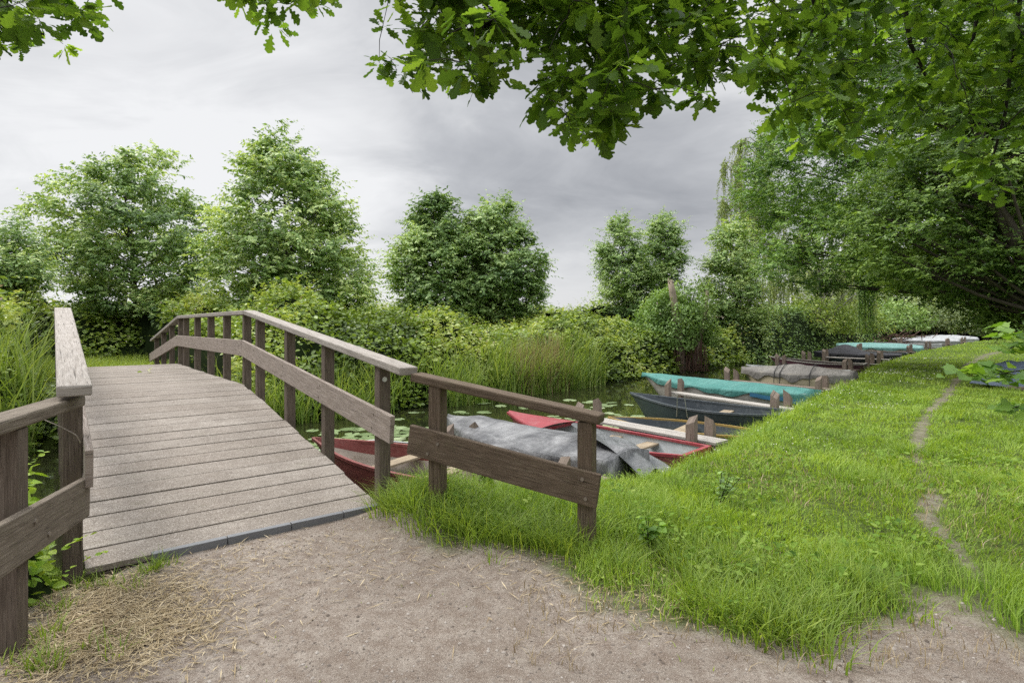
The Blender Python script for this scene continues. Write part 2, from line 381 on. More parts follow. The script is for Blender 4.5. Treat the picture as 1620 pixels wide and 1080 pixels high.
def plain(name, col, rough=.6, spec=.3, metal=0, var=.25):
    m = NT(name); n = m.noise(m.coord('Object'), 14, 4, .6)
    c = m.mix(m.math('MULTIPLY', n, var), col, [v*.5 for v in col])
    return m.done(m.bsdf(c, rough, spec, m.bump(n, .1, .003), metal))
M['strip'] = plain('edge_strip_steel', (.20, .205, .215), .6, .4, .3, .5)
M['bolt'] = plain('bolt_steel', (.28, .24, .20), .5, .5, .6)
M['disc'] = plain('white_disc', (.6, .6, .58), .5)
M['rope'] = plain('dark_rope', (.03, .03, .033), .8)
M['metal'] = plain('thin_rail_steel', (.35, .36, .35), .4, .5, .8)
M['bark'] = wood('tree_bark', (.035, .03, .024), (.085, .07, .055), (.16, .14, .115), green=.35)
M['birch_bark'] = wood('birch_bark', (.10, .09, .08), (.30, .28, .25), (.55, .53, .49), green=.15)
M['dead_wood'] = wood('dead_stem_wood', (.26, .19, .14), (.44, .36, .28), (.58, .50, .41), green=.1)
M['twig'] = plain('twig_bark', (.030, .026, .020), .8)
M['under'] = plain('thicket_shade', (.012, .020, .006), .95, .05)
M['red'] = paint('red_hull_paint', (.235, .070, .062), (.36, .20, .17), .6)
M['red_rim'] = paint('red_rim_paint', (.27, .040, .048), (.30, .15, .15), .6)
M['beige_in'] = paint('beige_inner_paint', (.42, .36, .30), (.22, .16, .11), .7)
M['white_in'] = paint('pale_inner_paint', (.48, .50, .51), (.30, .27, .20), .5)
M['dark_hull'] = paint('dark_hull_paint', (.028, .042, .045), (.10, .11, .105), .35)
M['dark_in'] = paint('dark_inner_paint', (.075, .088, .10), (.19, .20, .21), .6)
M['yellow'] = paint('ochre_rim_paint', (.36, .24, .07), (.30, .24, .15), .6)
M['pale_hull'] = paint('grey_white_hull', (.42, .40, .36), (.25, .20, .16), .6)
M['cream'] = paint('cream_hull', (.56, .48, .33), (.35, .30, .22), .4)
M['white_hull'] = paint('white_hull', (.52, .53, .53), (.40, .40, .37), .35)
M['maroon'] = paint('maroon_hull', (.085, .032, .045), (.2, .15, .15), .4)
M['blue'] = paint('blue_cover_hem', (.04, .16, .28), (.1, .2, .3), .3)
M['bench'] = wood('bench_wood', (.22, .16, .10), (.36, .29, .20), (.46, .40, .30), green=.1)
M['tarp_grey'] = tarp('faded_grey_tarp', (.085, .086, .090), (.30, .30, .30), .6, .8)
M['tarp_dark'] = tarp('old_dark_tarp', (.11, .115, .115), (.24, .25, .25), .5, .5)
M['tarp_teal'] = tarp('teal_cover_cloth', (.050, .185, .162), (.12, .275, .245), .7, .55)
M['tarp_teal2'] = tarp('pale_teal_cover_cloth', (.12, .26, .235), (.22, .36, .33), .6, .4)
M['tarp_stone'] = tarp('stone_grey_cover_cloth', (.155, .145, .132), (.27, .255, .23), .8, .6)
M['tarp_black'] = tarp('black_cover_cloth', (.018, .018, .022), (.05, .05, .055), .7, .4)
M['tarp_white'] = tarp('white_cover_cloth', (.34, .35, .355), (.45, .45, .445), .6, .35)
M['tarp_blue'] = tarp('blue_grey_tarp', (.12, .155, .215), (.20, .25, .33), .55, .5)
M['grass'] = leaf_mat('grass_blades', (0.081, 0.185, 0.020), (0.257, 0.422, 0.044), (0.451, 0.579, 0.111), .42, .5, .3, tip=(.34, .42, .09))
M['grass_long'] = leaf_mat('long_grass_blades', (0.087, 0.152, 0.018), (0.217, 0.342, 0.041), (0.459, 0.543, 0.100), .42, .5, .3, tip=(.22, .30, .08))
M['reed'] = leaf_mat('reed_blades', (0.105, 0.185, 0.036), (0.217, 0.346, 0.064), (0.419, 0.499, 0.161), .38, .5, .3, tip=(.21, .26, .07))
M['dry_reed'] = leaf_mat('dry_reed', (.22, .17, .08), (.34, .27, .14), (.45, .37, .22), .2, .7, .2)
M['straw'] = leaf_mat('straw', (.22, .16, .09), (.38, .30, .18), (.56, .47, .32), .15, .7, .2)
M['bramble'] = leaf_mat('bramble_leaf', (0.077, 0.128, 0.023), (0.256, 0.366, 0.063), (0.538, 0.586, 0.196), .36, .42, .45)
M['nettle'] = leaf_mat('nettle_leaf', (0.098, 0.196, 0.028), (0.210, 0.364, 0.042), (0.420, 0.560, 0.077), .38, .5, .3)
M['elm'] = leaf_mat('elm_leaf', (0.097, 0.174, 0.048), (0.257, 0.399, 0.120), (0.626, 0.730, 0.308), .30, .45, .45)
M['elm2'] = leaf_mat('elm_leaf_cool', (0.087, 0.161, 0.049), (0.222, 0.354, 0.109), (0.509, 0.639, 0.261), .30, .45, .4)
M['oak_far'] = leaf_mat('mid_oak_leaf', (0.040, 0.084, 0.016), (0.114, 0.210, 0.037), (0.281, 0.412, 0.087), .33, .45, .35)
M['oak_deep'] = leaf_mat('deep_oak_leaf', (0.056, 0.120, 0.033), (0.154, 0.289, 0.061), (0.351, 0.531, 0.120), .30, .45, .35)
M['oak_near'] = leaf_mat('near_oak_leaf', (0.060, 0.123, 0.020), (0.126, 0.230, 0.030), (0.242, 0.365, 0.058), .66, .42, .35)
M['maple'] = leaf_mat('low_branch_leaf', (0.072, 0.163, 0.023), (0.156, 0.286, 0.039), (0.286, 0.429, 0.078), .45, .45, .3)
M['birch'] = leaf_mat('birch_leaf', (0.109, 0.155, 0.046), (0.271, 0.349, 0.117), (0.513, 0.590, 0.256), .35, .5, .3)
M['willow'] = leaf_mat('willow_leaf', (.17, .23, .115), (.33, .41, .22), (.50, .55, .37), .40, .55, .3)
M['ivy'] = leaf_mat('ivy_leaf', (0.112, 0.190, 0.050), (0.236, 0.376, 0.097), (0.473, 0.599, 0.223), .25, .45, .4)
M['lily'] = leaf_mat('lily_pad', (.11, .16, .06), (.20, .265, .12), (.33, .39, .22), .1, .35, .5)
M['weed_leaf'] = leaf_mat('weed_leaf', (.07, .145, .020), (.18, .30, .040), (.34, .43, .10), .38, .6, .15)
M['petal'] = plain('white_petal', (.8, .8, .74), .5)
M['pebble'] = leaf_mat('pebble', (.10, .08, .065), (.22, .188, .16), (.36, .325, .29), 0, .8, .2)
M['blossom'] = leaf_mat('pale_blossom', (.35, .26, .22), (.50, .42, .36), (.66, .62, .56), .2, .7, .2)
M['clover'] = plain('clover_flower', (.62, .62, .52), .7)
M['brush'] = plain('russet_dead_brush', (.11, .062, .045), .8)
# ------------------------------------------------------------------ camera, sky, sun
cam = bpy.data.cameras.new('camera'); co = bpy.data.objects.new('camera', cam); C.objects.link(co)
co.location = (0, 0, H); co.rotation_euler = (PI/2, 0, 0)
cam.sensor_width = 36; cam.lens = F/1620*36; cam.shift_y = (YH-540)/1620; cam.clip_start = .05; cam.clip_end = 3000
SC.camera = co
SUN_EL, SUN_AZ = math.radians(48), math.radians(-62)     # azimuth from +Y toward +X
w = bpy.data.worlds.new('World'); SC.world = w; w.use_nodes = True
wt = w.node_tree; wt.nodes.clear()
wn = lambda t: wt.nodes.new(t)
def wmath(op, a, b=0):
    q = wn('ShaderNodeMath'); q.operation = op
    for i, v in ((0, a), (1, b)):
        if isinstance(v, bpy.types.NodeSocket): wt.links.new(v, q.inputs[i])
        else: q.inputs[i].default_value = v
    return q.outputs[0]
sky = wn('ShaderNodeTexSky'); sky.sky_type = 'NISHITA'; sky.sun_disc = False; sky.sun_elevation = SUN_EL; sky.sun_rotation = SUN_AZ
tc = wn('ShaderNodeTexCoord'); sep = wn('ShaderNodeSeparateXYZ'); wt.links.new(tc.outputs['Generated'], sep.inputs[0])
den = wmath('ADD', wmath('MAXIMUM', sep.outputs['Z'], 0), .22)
comb = wn('ShaderNodeCombineXYZ'); wt.links.new(wmath('DIVIDE', sep.outputs['X'], den), comb.inputs[0]); wt.links.new(wmath('DIVIDE', sep.outputs['Y'], den), comb.inputs[1])
def wnoise(scale, detail, rough, dist, off=(0, 0, 0), sc=(1, 1, 1)):
    mp = wn('ShaderNodeMapping'); mp.inputs['Location'].default_value = off; mp.inputs['Scale'].default_value = sc
    wt.links.new(comb.outputs[0], mp.inputs['Vector'])
    q = wn('ShaderNodeTexNoise'); wt.links.new(mp.outputs[0], q.inputs['Vector'])
    q.inputs['Scale'].default_value = scale; q.inputs['Detail'].default_value = detail; q.inputs['Roughness'].default_value = rough; q.inputs['Distortion'].default_value = dist
    return q.outputs['Fac']
n1 = wnoise(.6, 5, .55, .25, (3.1, 1.7, 0), (1, 1.0, 1)); n2 = wnoise(1.7, 8, .6, .7, (0, 5, 0), (1, 1.3, 1))
dp = wn('ShaderNodeVectorMath'); dp.operation = 'DOT_PRODUCT'; wt.links.new(tc.outputs['Generated'], dp.inputs[0]); dp.inputs[1].default_value = Vector((-.72, .92, .22)).normalized()
gl = wn('ShaderNodeMapRange'); gl.interpolation_type = 'SMOOTHSTEP'; wt.links.new(dp.outputs['Value'], gl.inputs[0]); gl.inputs[1].default_value = .84; gl.inputs[2].default_value = 1.0; gl.inputs[3].default_value = 0; gl.inputs[4].default_value = .13
dp2 = wn('ShaderNodeVectorMath'); dp2.operation = 'DOT_PRODUCT'; wt.links.new(tc.outputs['Generated'], dp2.inputs[0]); dp2.inputs[1].default_value = Vector((.12, 1.0, .27)).normalized()
dk = wn('ShaderNodeMapRange'); dk.interpolation_type = 'SMOOTHSTEP'; wt.links.new(dp2.outputs['Value'], dk.inputs[0]); dk.inputs[1].default_value = .93; dk.inputs[2].default_value = 1.0; dk.inputs[3].default_value = 0; dk.inputs[4].default_value = .09
cl = wmath('ADD', wmath('ADD', wmath('MULTIPLY', n1, .66), wmath('MULTIPLY', n2, .34)), wmath('SUBTRACT', gl.outputs[0], dk.outputs[0]))
cr = wn('ShaderNodeValToRGB'); wt.links.new(cl, cr.inputs[0])
e = cr.color_ramp.elements
for k, (p, c) in enumerate([(.31, (.38, .392, .420)), (.455, (.555, .567, .592)), (.545, (.74, .748, .765)), (.64, (.91, .915, .925))]):
    if k >= len(e): e.new(p)
    e[k].position = p; e[k].color = (*c, 1)
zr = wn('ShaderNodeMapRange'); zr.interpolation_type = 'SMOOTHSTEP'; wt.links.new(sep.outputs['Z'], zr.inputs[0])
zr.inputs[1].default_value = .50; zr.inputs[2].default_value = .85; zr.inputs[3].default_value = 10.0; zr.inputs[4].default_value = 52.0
hz = wn('ShaderNodeMapRange'); hz.interpolation_type = 'SMOOTHSTEP'; wt.links.new(sep.outputs['Z'], hz.inputs[0])
hz.inputs[1].default_value = .0; hz.inputs[2].default_value = .20; hz.inputs[3].default_value = .8; hz.inputs[4].default_value = 0
hm = wn('ShaderNodeMix'); hm.data_type = 'RGBA'; wt.links.new(hz.outputs[0], hm.inputs[0]); wt.links.new(cr.outputs[0], hm.inputs[6]); hm.inputs[7].default_value = (.89, .895, .905, 1)
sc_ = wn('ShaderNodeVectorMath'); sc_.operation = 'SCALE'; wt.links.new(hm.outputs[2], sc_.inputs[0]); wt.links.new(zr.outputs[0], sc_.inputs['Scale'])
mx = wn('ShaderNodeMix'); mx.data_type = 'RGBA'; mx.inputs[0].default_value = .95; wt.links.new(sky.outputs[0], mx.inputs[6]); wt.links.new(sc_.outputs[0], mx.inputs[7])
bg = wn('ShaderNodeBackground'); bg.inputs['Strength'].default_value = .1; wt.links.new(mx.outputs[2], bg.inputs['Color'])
wo = wn('ShaderNodeOutputWorld'); wt.links.new(bg.outputs[0], wo.inputs['Surface'])
sl = bpy.data.lights.new('sun', 'SUN'); sl.energy = 2.9; sl.angle = math.radians(20); sl.color = (1, .955, .89)
so = bpy.data.objects.new('sun', sl); C.objects.link(so)
sd = Vector((math.sin(SUN_AZ)*math.cos(SUN_EL), math.cos(SUN_AZ)*math.cos(SUN_EL), math.sin(SUN_EL)))
so.rotation_euler = sd.to_track_quat('Z', 'Y').to_euler(); so.location = sd*50
SC.view_settings.view_transform = 'Standard'; SC.view_settings.look = 'None'; SC.view_settings.exposure = 0; SC.view_settings.gamma = 1
SC.render.engine = 'CYCLES'; SC.render.filter_size = 1.1
try:
    SC.cycles.use_denoising = False; SC.cycles.max_bounces = 7; SC.cycles.diffuse_bounces = 4; SC.cycles.transmission_bounces = 5; SC.cycles.glossy_bounces = 3; SC.cycles.caustics_reflective = False; SC.cycles.caustics_refractive = False; SC.cycles.use_adaptive_sampling = True; SC.cycles.adaptive_threshold = .015
except Exception: pass
# ------------------------------------------------------------------ ground and water
def axis(parts):
    a = [parts[0][0]]
    for lo, hi, st in parts:
        n = max(1, int(round((hi-lo)/st))); a += list(np.linspace(lo, hi, n+1)[1:])
    return np.array(a)
S_ = axis([(-120, -20, 10), (-20, -4, 1), (-4, 0, .25), (0, 6.5, .06), (6.5, 16, .25), (16, 30, .6), (30, 80, 5), (80, 600, 40)])
P_ = axis([(-300, -40, 20), (-40, -4, 1.5), (-4, 8, .06), (8, 20, .15), (20, 45, .5), (45, 90, 1.5), (90, 600, 20)])
ss, pp = np.meshgrid(S_, P_, indexing='ij')
gx = AX[0]*ss+PX[0]*pp; gy = AX[1]*ss+PX[1]*pp
gz = ground_z(gx, gy); gd = np.where(np.hypot(gx, gy) < 70, dirt_amount(gx, gy), 0)
gs, gp = to_sp(gx, gy)
bank = np.clip(1-np.abs(gp-1.2)/1.5, 0, 1)*sstep(20.5, 19.5, gs)*sstep(18, 19, gs)*.4      # worn spot at the far foot of the bridge
gd = np.maximum(gd, bank)
r, k = gx.shape
V = np.stack([gx, gy, gz], -1).reshape(-1, 3)
idx = np.arange(r*k).reshape(r, k)
q = np.stack([idx[:-1, :-1], idx[1:, :-1], idx[1:, 1:], idx[:-1, 1:]], -1).reshape(-1, 4)[:, ::-1]
go = np_mesh('ground', V, q.ravel(), np.full(len(q), 4), M['ground'], {'dirt': gd.ravel()}, smooth=True)
tag(go, kind='structure')
b = MB()
wp = [SP(3.2, -80, WATER), SP(3.2, 4, WATER), SP(3.2, 120, WATER), SP(40, 120, WATER), SP(13, -80, WATER)]
b.face([SP(3.4, -80, WATER), SP(13.5, -80, WATER), SP(13.5, 10, WATER), SP(3.4, 10, WATER)][::-1])
b.face([SP(3.4, 10, WATER), SP(13.5, 10, WATER), SP(32, 110, WATER), SP(14.5, 110, WATER)][::-1])
tag(b.build('canal_water', M['water']), kind='structure')
# ------------------------------------------------------------------ the footbridge
def prof(s, pts): return float(np.interp(s, [a for a, _ in pts], [c for _, c in pts]))
DECK = [(4.55, .035), (9.0, .70), (14.75, .70), (19.2, .035)]
RAIL = [(4.14, 1.245), (9.0, 1.80), (14.75, 1.78), (19.3, 1.15)]      # top of the handrail
BRD = [(4.29, .72), (9.05, 1.24), (14.75, 1.22), (19.35, .62)]        # middle of the side board
fb = thing('footbridge', 'arched wooden footbridge with grey plank deck and railings crossing the canal', 'bridge', SP(11.9, 1.2, 0))
FBM = Matrix.Translation(-SP(11.9, 1.2, 0))
def bpart(mb, name, mats, **k):
    mb.v = [tuple(FBM @ Vector(v)) for v in mb.v]
    return mb.build(name, mats, fb, **k)
d = MB(); s = 4.55; n = 0; up = Vector((0, 0, 1)); pd = Vector((PX[0], PX[1], 0))
while s < 19.15:
    e_ = s+.245
    for kink in (9.0, 14.75):
        if s < kink-.05 and e_ > kink-.06: e_ = kink-.004
    a = SP(s, 0, prof(s, DECK)); c = SP(e_, 0, prof(e_, DECK)); ux = (c-a).normalized()
    nz = ux.cross(-pd).normalized(); nz = nz if nz.z > 0 else -nz
    jz = random.uniform(-.003, .003); p0 = .17+random.uniform(-.012, .012); p1 = 2.2+random.uniform(-.015, .015)
    mid = (a+c)/2+pd*((p0+p1)/2)+nz*(jz-.022)
    d.box(mid, pd+ux*random.uniform(-.0015, .0015), ux, nz, p1-p0, (c-a).length, .044)
    s = e_+.017
bpart(d, 'deck', M['deck'], bevel=.004)
g = MB()
for p in (.32, 1.2, 2.05):
    for (s0, z0), (s1, z1) in zip(DECK[:-1], DECK[1:]):
        g.bar(SP(s0+.02, p, z0-.155), SP(s1-.003, p, z1-.155), .12, .20)
bpart(g, 'beam', M['wood_post'])
g = MB()
for s0 in (6.6, 12, 17.4):
    for p in (.3, 2.07):
        z = prof(s0, DECK)-.25; g = MB(); g.box(SP(s0, p, (z-1.4)/2), (0, 0, 1), pd, Vector((AX[0], AX[1], 0)), z+1.4, .2, .2)
        bpart(g, 'pile', M['wood_post'], bevel=.01)
a = SP(4.528, .52, .022); c = SP(4.528, 2.2, .022)
g = MB(); L = (c-a).length; cuts = [0, .28, .55, .8, 1]
for t0, t1 in zip(cuts[:-1], cuts[1:]):
    g.bar(a.lerp(c, t0)+Vector((0, 0, random.uniform(-.003, .003))), a.lerp(c, t1-.004), .055, .062)
bpart(g, 'edge_strip', M['strip'], bevel=.004)
POST_S = [4.62, 5.9, 7.14, 8.42, 9.12, 10.37, 11.6, 12.85, 14.1, 14.75, 16.0, 17.3, 18.6]
axd = Vector((AX[0], AX[1], 0))
for side, pc, ps in (('r', 2.262, 1), ('l', .098, -1)):
    for s in POST_S:
        zt = prof(s, RAIL)-.066; zb = prof(s, DECK)-.30
        if s < 4.7: zb = -.35
        b = MB(); b.box(SP(s, pc, (zt+zb)/2), (0, 0, 1), pd, axd, zt-zb, .105, .105)
        o = bpart(b, 'post', M['wood_post'] if not (s < 4.7 and ps > 0) else M['wood_post'], bevel=.006)
    for (s0, z0), (s1, z1) in zip(RAIL[:-1], RAIL[1:]):
        b = MB(); b.bar(SP(s0, pc, z0-.033), SP(s1-.004, pc, z1-.033), .165, .066)
        bpart(b, 'handrail', M['wood_grey'], bevel=.010)
    for (s0, z0), (s1, z1) in zip(BRD[:-1], BRD[1:]):
        pb = pc-ps*(.0525+.021)
        b = MB(); b.bar(SP(s0, pb, z0), SP(s1-.006, pb, z1), .042, .235)
        o = bpart(b, 'side_board', M['wood_board'], bevel=.006)
        for s in POST_S:
            if s0 < s < s1 and ps > 0:
                z = z0+(z1-z0)*(s-s0)/(s1-s0)
                for dz, ds in ((.06, -.02), (-.06, .02)):
                    cpt = SP(s+ds, pb-ps*.0215, z+dz); bb = MB(); bb.tube([cpt, cpt-pd*ps*.005], .008, 8)
                    bb.v = [tuple(FBM @ Vector(v)) for v in bb.v]; bb.build('bolt', M['bolt'], o)
b = MB(); q_ = SP(4.5665, 2.255, 1.115); b.tube([q_, q_-axd*.005], .022, 14)
bpart(b, 'marker_disc', M['disc'])
# ------------------------------------------------------------------ the two short approach fences
def fence(name, label, rail, board, posts, mats, bolts):
    base = Vector((posts[0][0].x, posts[0][0].y, 0)); t = thing(name, label, 'fence', base); Mx = Matrix.Translation(-base)
    def part(mb, nm, mt, parent=t, **k):
        mb.v = [tuple(Mx @ Vector(v)) for v in mb.v]; return mb.build(nm, mt, parent, **k)
    dr = (rail[1]-rail[0]); dh = Vector((dr.x, dr.y, 0)).normalized(); nrm = Vector((dh.y, -dh.x, 0))
    for pb, zt in posts:
        b = MB(); z0 = pb.z-.25
        b.box(Vector((pb.x, pb.y, (z0+zt)/2)), (0, 0, 1), dh, nrm, zt-z0, .11, .11); part(b, 'post', mats[0], bevel=.006)
    b = MB(); b.bar(rail[0], rail[1], .15, .068); part(b, 'handrail', mats[1], bevel=.012)
    b = MB(); b.bar(board[0], board[1], .045, .24); bo = part(b, 'side_board', mats[2], bevel=.007)
    for t_, z_ in bolts:
        b = MB(); c = board[0].lerp(board[1], t_)+Vector((0, 0, z_)); c += nrm*.0225 if nrm.y < 0 or True else 0
        b.tube([c, c+nrm*.008], .013, 8); part(b, 'bolt', M['bolt'], bo)
    return t
# right: post feet at (928,868) and (692,785); nrm points to the camera
rp1 = Vector((.535, 4.06, 0)); rp2 = Vector((-.60, 4.60, .13))
rd = (rp1-rp2); rd.z = 0; rd.normalize(); rn = Vector((rd.y, -rd.x, 0))
fr0 = rp2-rd*.22; fr1 = rp1+rd*.11
fence('approach_fence', 'dark brown two-post wooden fence with broad board in the grass right of the bridge', (Vector((fr0.x, fr0.y, 1.165)), Vector((fr1.x, fr1.y, .93))),
      (Vector((fr0.x, fr0.y, .665))+rn*.078, Vector((fr1.x, fr1.y, .44))+rn*.078), [(rp2, 1.10), (rp1, .905)], (M['wood_fence'], M['wood_fence'], M['wood_fence']), [(.18, .03), (.12, -.07), (.93, .06), (.945, -.07)])
l1 = SP(4.44, .09); l0 = SP(3.0, -.44)
ld = (l1-l0).normalized(); ln = Vector((ld.y, -ld.x, 0))
fence('approach_fence', 'grey brown wooden fence cut off by the left picture edge beside the bridge', (l0+Vector((0, 0, 1.12)), l1+Vector((0, 0, 1.125))),
      (l0+Vector((0, 0, .60))+ln*.082, l1-ld*.02+Vector((0, 0, .535))+ln*.082), [(SP(3.72, -.165, -.02), 1.086), (SP(2.9, -.50, -.02), 1.08)], (M['wood_post'], M['wood_fence_grey'], M['wood_fence_grey']), [(.52, .05), (.62, -.06)])
# loose wire on the left fence
wr = MB(); a = SP(4.45, .03, 1.03)+Vector((-.02, -.09, 0)); pts = [a, a+Vector((.12, -.02, -.04)), a+Vector((.21, -.02, -.09)), a+Vector((.22, 0, -.14))]
wr.tube(pts, .003, 5); tag(wr.build('wire', M['bolt']), 'thin loose wire hanging under the left fence handrail end', 'wire')
# ------------------------------------------------------------------ boats
def boat(name, label, bow, stern, B, fb_=.36, rise=.16, hull='red', inner='beige_in', rim=None, rim_w=.05, cover=None, ridge=.12, peak=None, skirt=.11, benches=(.35, .65), cover_span=(0, 1), stern_w=.62, wr_amp=.02, sheer=.05, group=None, floor=.05, hem=None, band=0):
    a = SP(*stern); c = SP(*bow); L = (c-a).length; ang = math.atan2(c.y-a.y, c.x-a.x)
    t = thing(name, label, 'boat', (a.x, a.y, WATER), ang, group)
    n = 22; K = 15
    def hb(u):
        u = np.clip(u, 0, 1)
        f = stern_w+(1-stern_w)*math.sin(min(u/.45, 1)*PI/2) if u < .45 else max(0.02, 1-((u-.45)/.55)**2.3)
        return B/2*f
    def gz(u): return fb_+rise*u**2.6+sheer*(1-u)**2
    def kz(u): return -.16+ (gz(u)*.55+.16)*max(0, (u-.72)/.28)**2.2
    def station(u, off, fl):
        out = []
        for j in range(K):
            th = PI*j/(K-1); h = max(hb(u)-off, .004); g_ = gz(u); k_ = kz(u)+off*1.5
            y = h*np.sign(math.cos(th))*abs(math.cos(th))**.55; z = g_-(g_-k_)*math.sin(th)**.75
            if fl is not None: z = max(z, min(fl, g_-.01))
            x = L*(.0+u*.93)+ .07*L*(z-k_)/(g_-k_+1e-6)*u**5 - .05*(z)*(1-u)**6 - (off if u > .9 else 0)*1.2
            out.append(Vector((x, y, z)))
        return out
    us = [0]+[i/(n-1) for i in range(1, n)]
    O = [station(u, 0, None) for u in us]; I = [station(u, .028, floor) for u in us]
    b = MB(); b.grid(O, 0)
    if band:
        b.grid([r_[:band+1] for r_ in I], 0, flip=True); b.grid([r_[band:K-band] for r_ in I], 1, flip=True); b.grid([r_[K-band-1:] for r_ in I], 0, flip=True)
    else: b.grid(I, 1, flip=True)
    for side in (0, K-1):
        b.grid([[O[i][side], I[i][side]] for i in range(n)], 0, flip=(side == 0))
    b.face(O[0][::-1], None, 0); b.face([v+Vector((.03, 0, 0)) for v in I[0]], None, 1)
    b.grid([O[0], [v+Vector((.03, 0, 0)) for v in I[0]]], 0)
    ho = b.build('hull', [M[hull], M[inner]], t, smooth=True)
    md = ho.modifiers.new('split', 'EDGE_SPLIT'); md.split_angle = math.radians(50)
    if rim:
        b = MB()
        for side in (0, K-1):
            sg = 1 if side == 0 else -1; rows = []
            for i in range(n):
                p = O[i][side]; w_ = rim_w if us[i] < .93 else rim_w*.6
                rows.append([p+Vector((0, sg*.012, -.022)), p+Vector((0, sg*.012, .014)), p+Vector((0, -sg*w_, .014)), p+Vector((0, -sg*w_, -.022))])
            b.grid(rows, 0, closed=True, flip=(side != 0))
            b.face(rows[0]); b.face(rows[-1])
        y0 = hb(0)
        b.box(Vector((.01, 0, gz(0)-.004)), (0, 1, 0), (1, 0, 0), (0, 0, 1), 2*y0, .06, .042)
        b.build('rim', M[rim], t)
    for u in benches:
        if cover and cover_span[0] <= u <= cover_span[1]: continue
        z = gz(u)*.72; b = MB(); hh = hb(u)*.97
        b.box(Vector((L*u*.93, 0, z)), (0, 1, 0), (1, 0, 0), (0, 0, 1), 2*hh-.05, .20, .03)
        b.build('bench', M['bench'], t, bevel=.004)
    if cover:
        rg = np.random.default_rng(int(L*1000+B*77)); ph = rg.uniform(0, 9, 6); m = 30; J = [-1.0]*3+list(np.linspace(-1, 1, 17))+[1.0]*3; rows = []; skirts = {0: 1.0, 1: .65, 2: .25, len(J)-1: 1.0, len(J)-2: .65, len(J)-3: .25}
        for i in range(m+1):
            u = cover_span[0]+(cover_span[1]-cover_span[0])*i/m; row = []
            for j, v in enumerate(J):
                h = hb(u)+.025; g_ = gz(u)+.014
                rr = ridge*(.35+.65*math.sin(PI*min(max((u-cover_span[0])/(cover_span[1]-cover_span[0]), .02), .98))**.7)
                if peak:
                    for pu, ph_, pw in peak: rr += ph_*math.exp(-((u-pu)/pw)**2)
                z = g_+rr*(1-abs(v)**1.4)
                wv = wr_amp*(math.sin(u*23+v*4+ph[0])*.5+math.sin(u*41-v*7+ph[1])*.35+math.sin(u*9+v*11+ph[2])*.4)*(1-.25*abs(v))
                wv += wr_amp*1.6*(vnoise(np.array(u*14+ph[3]), np.array(v*3+ph[4]), 5)-.5)
                y = h*v; x = L*u*.93+.07*L*u**5+(.02 if u >= 1 else 0)-(.04 if i == 0 else 0)
                if j in skirts:
                    f = skirts[j]; dr = skirt*f*(1+.45*math.sin(u*17+ph[4])+.25*math.sin(u*37+ph[5])); z = g_-dr; y = (h+.012*math.sin(u*50+ph[0])*f+.006)*np.sign(v); wv = 0
                row.append(Vector((x, y, z+wv)))
            rows.append(row)
        def endrow(row, ext): return [Vector((p.x+ext, p.y*.99, min(p.z, gz(0 if ext < 0 else 1))-skirt*.9)) for p in row]
        rows = [endrow(rows[0], -.02)]+rows+[endrow(rows[-1], .01 if cover_span[1] >= 1 else .12)]
        b = MB(); b.grid(rows, 0, flip=True); oc = b.build('cover', M[cover], t, smooth=True)
        if hem:
            b = MB()
            for sgn, jj in ((-1, 0), (1, len(J)-1)):
                b.grid([[r_[jj]+Vector((0, sgn*.006, .02)), r_[jj]+Vector((0, sgn*.008, -.07))] for r_ in rows[1:10]])
            b.build('hem', M[hem], oc)
    t['_L'] = L
    del t['_L']
    return t, L, hb, gz
A_, _, _, _ = boat('rowing_boat', 'open red rowing boat with pale worn inside partly hidden behind the bridge end', (7.85, 2.8), (4.4, 4.12), 1.25, .37, .10, 'red', 'beige_in', 'red', .035, benches=(.42, .66), sheer=.0, band=1)
boat('rowing_boat', 'low boat under a rumpled faded grey tarpaulin behind the right fence', (7.9, 5.05), (4.5, 5.42), 1.35, .40, .10, 'dark_hull', 'dark_in', None, cover='tarp_grey', ridge=.13, skirt=.25, wr_amp=.013, peak=[(.80, .05, .08), (.25, .03, .1)])
Cb, CL, chb, cgz = boat('rowing_boat', 'red boat with pale grey inside and broken bench beside the grey tarpaulin', (7.7, 6.12), (4.30, 6.62), 1.26, .32, .20, 'red', 'white_in', 'red_rim', .05, benches=(.30, .5), group=None)
b = MB()   # fore deck of the red boat
rows = []
for i in range(7):
    u = .72+.27*i/6; rows.append([Vector((CL*u*.93+.07*CL*u**5, chb(u)*v, cgz(u)+.018+.03*(1-v*v))) for v in np.linspace(-.98, .98, 7)])
b.grid(rows, 0, flip=True)
for k in range(2): b.face([rows[0][0], rows[0][-1], rows[0][-1]-Vector((0, 0, .05)), rows[0][0]-Vector((0, 0, .05))])
b.build('fore_deck', M['red_rim'], Cb, smooth=True)
b = MB(); rg = np.random.default_rng(3)  # cloth slumped over the stern side
boat('rowing_boat', 'low dark boat with thin ochre yellow rim next to the pale jetty planks', (7.3, 8.25), (4.75, 9.0), 1.15, .24, .03, 'dark_hull', 'dark_in', 'yellow', .03, benches=(.5,), sheer=0)
Eb, EL, ehb, egz = boat('rowing_boat', 'open dark blue-grey boat with thin wooden bench before the teal covered boat', (7.75, 9.45), (4.9, 10.25), 1.25, .40, .20, 'dark_hull', 'dark_in', 'dark_in', .035, benches=(.40,))
for k in (0, 1):
    b = MB(); x0 = EL*(.52+.07*k); b.tube([Vector((x0, ehb(.55)+.02, egz(.5)-.15)), Vector((x0+.05-.08*k, ehb(.55)+.05, egz(.5)+.26))], .009, 6); b.build('rowlock_rod', M['metal'], Eb)
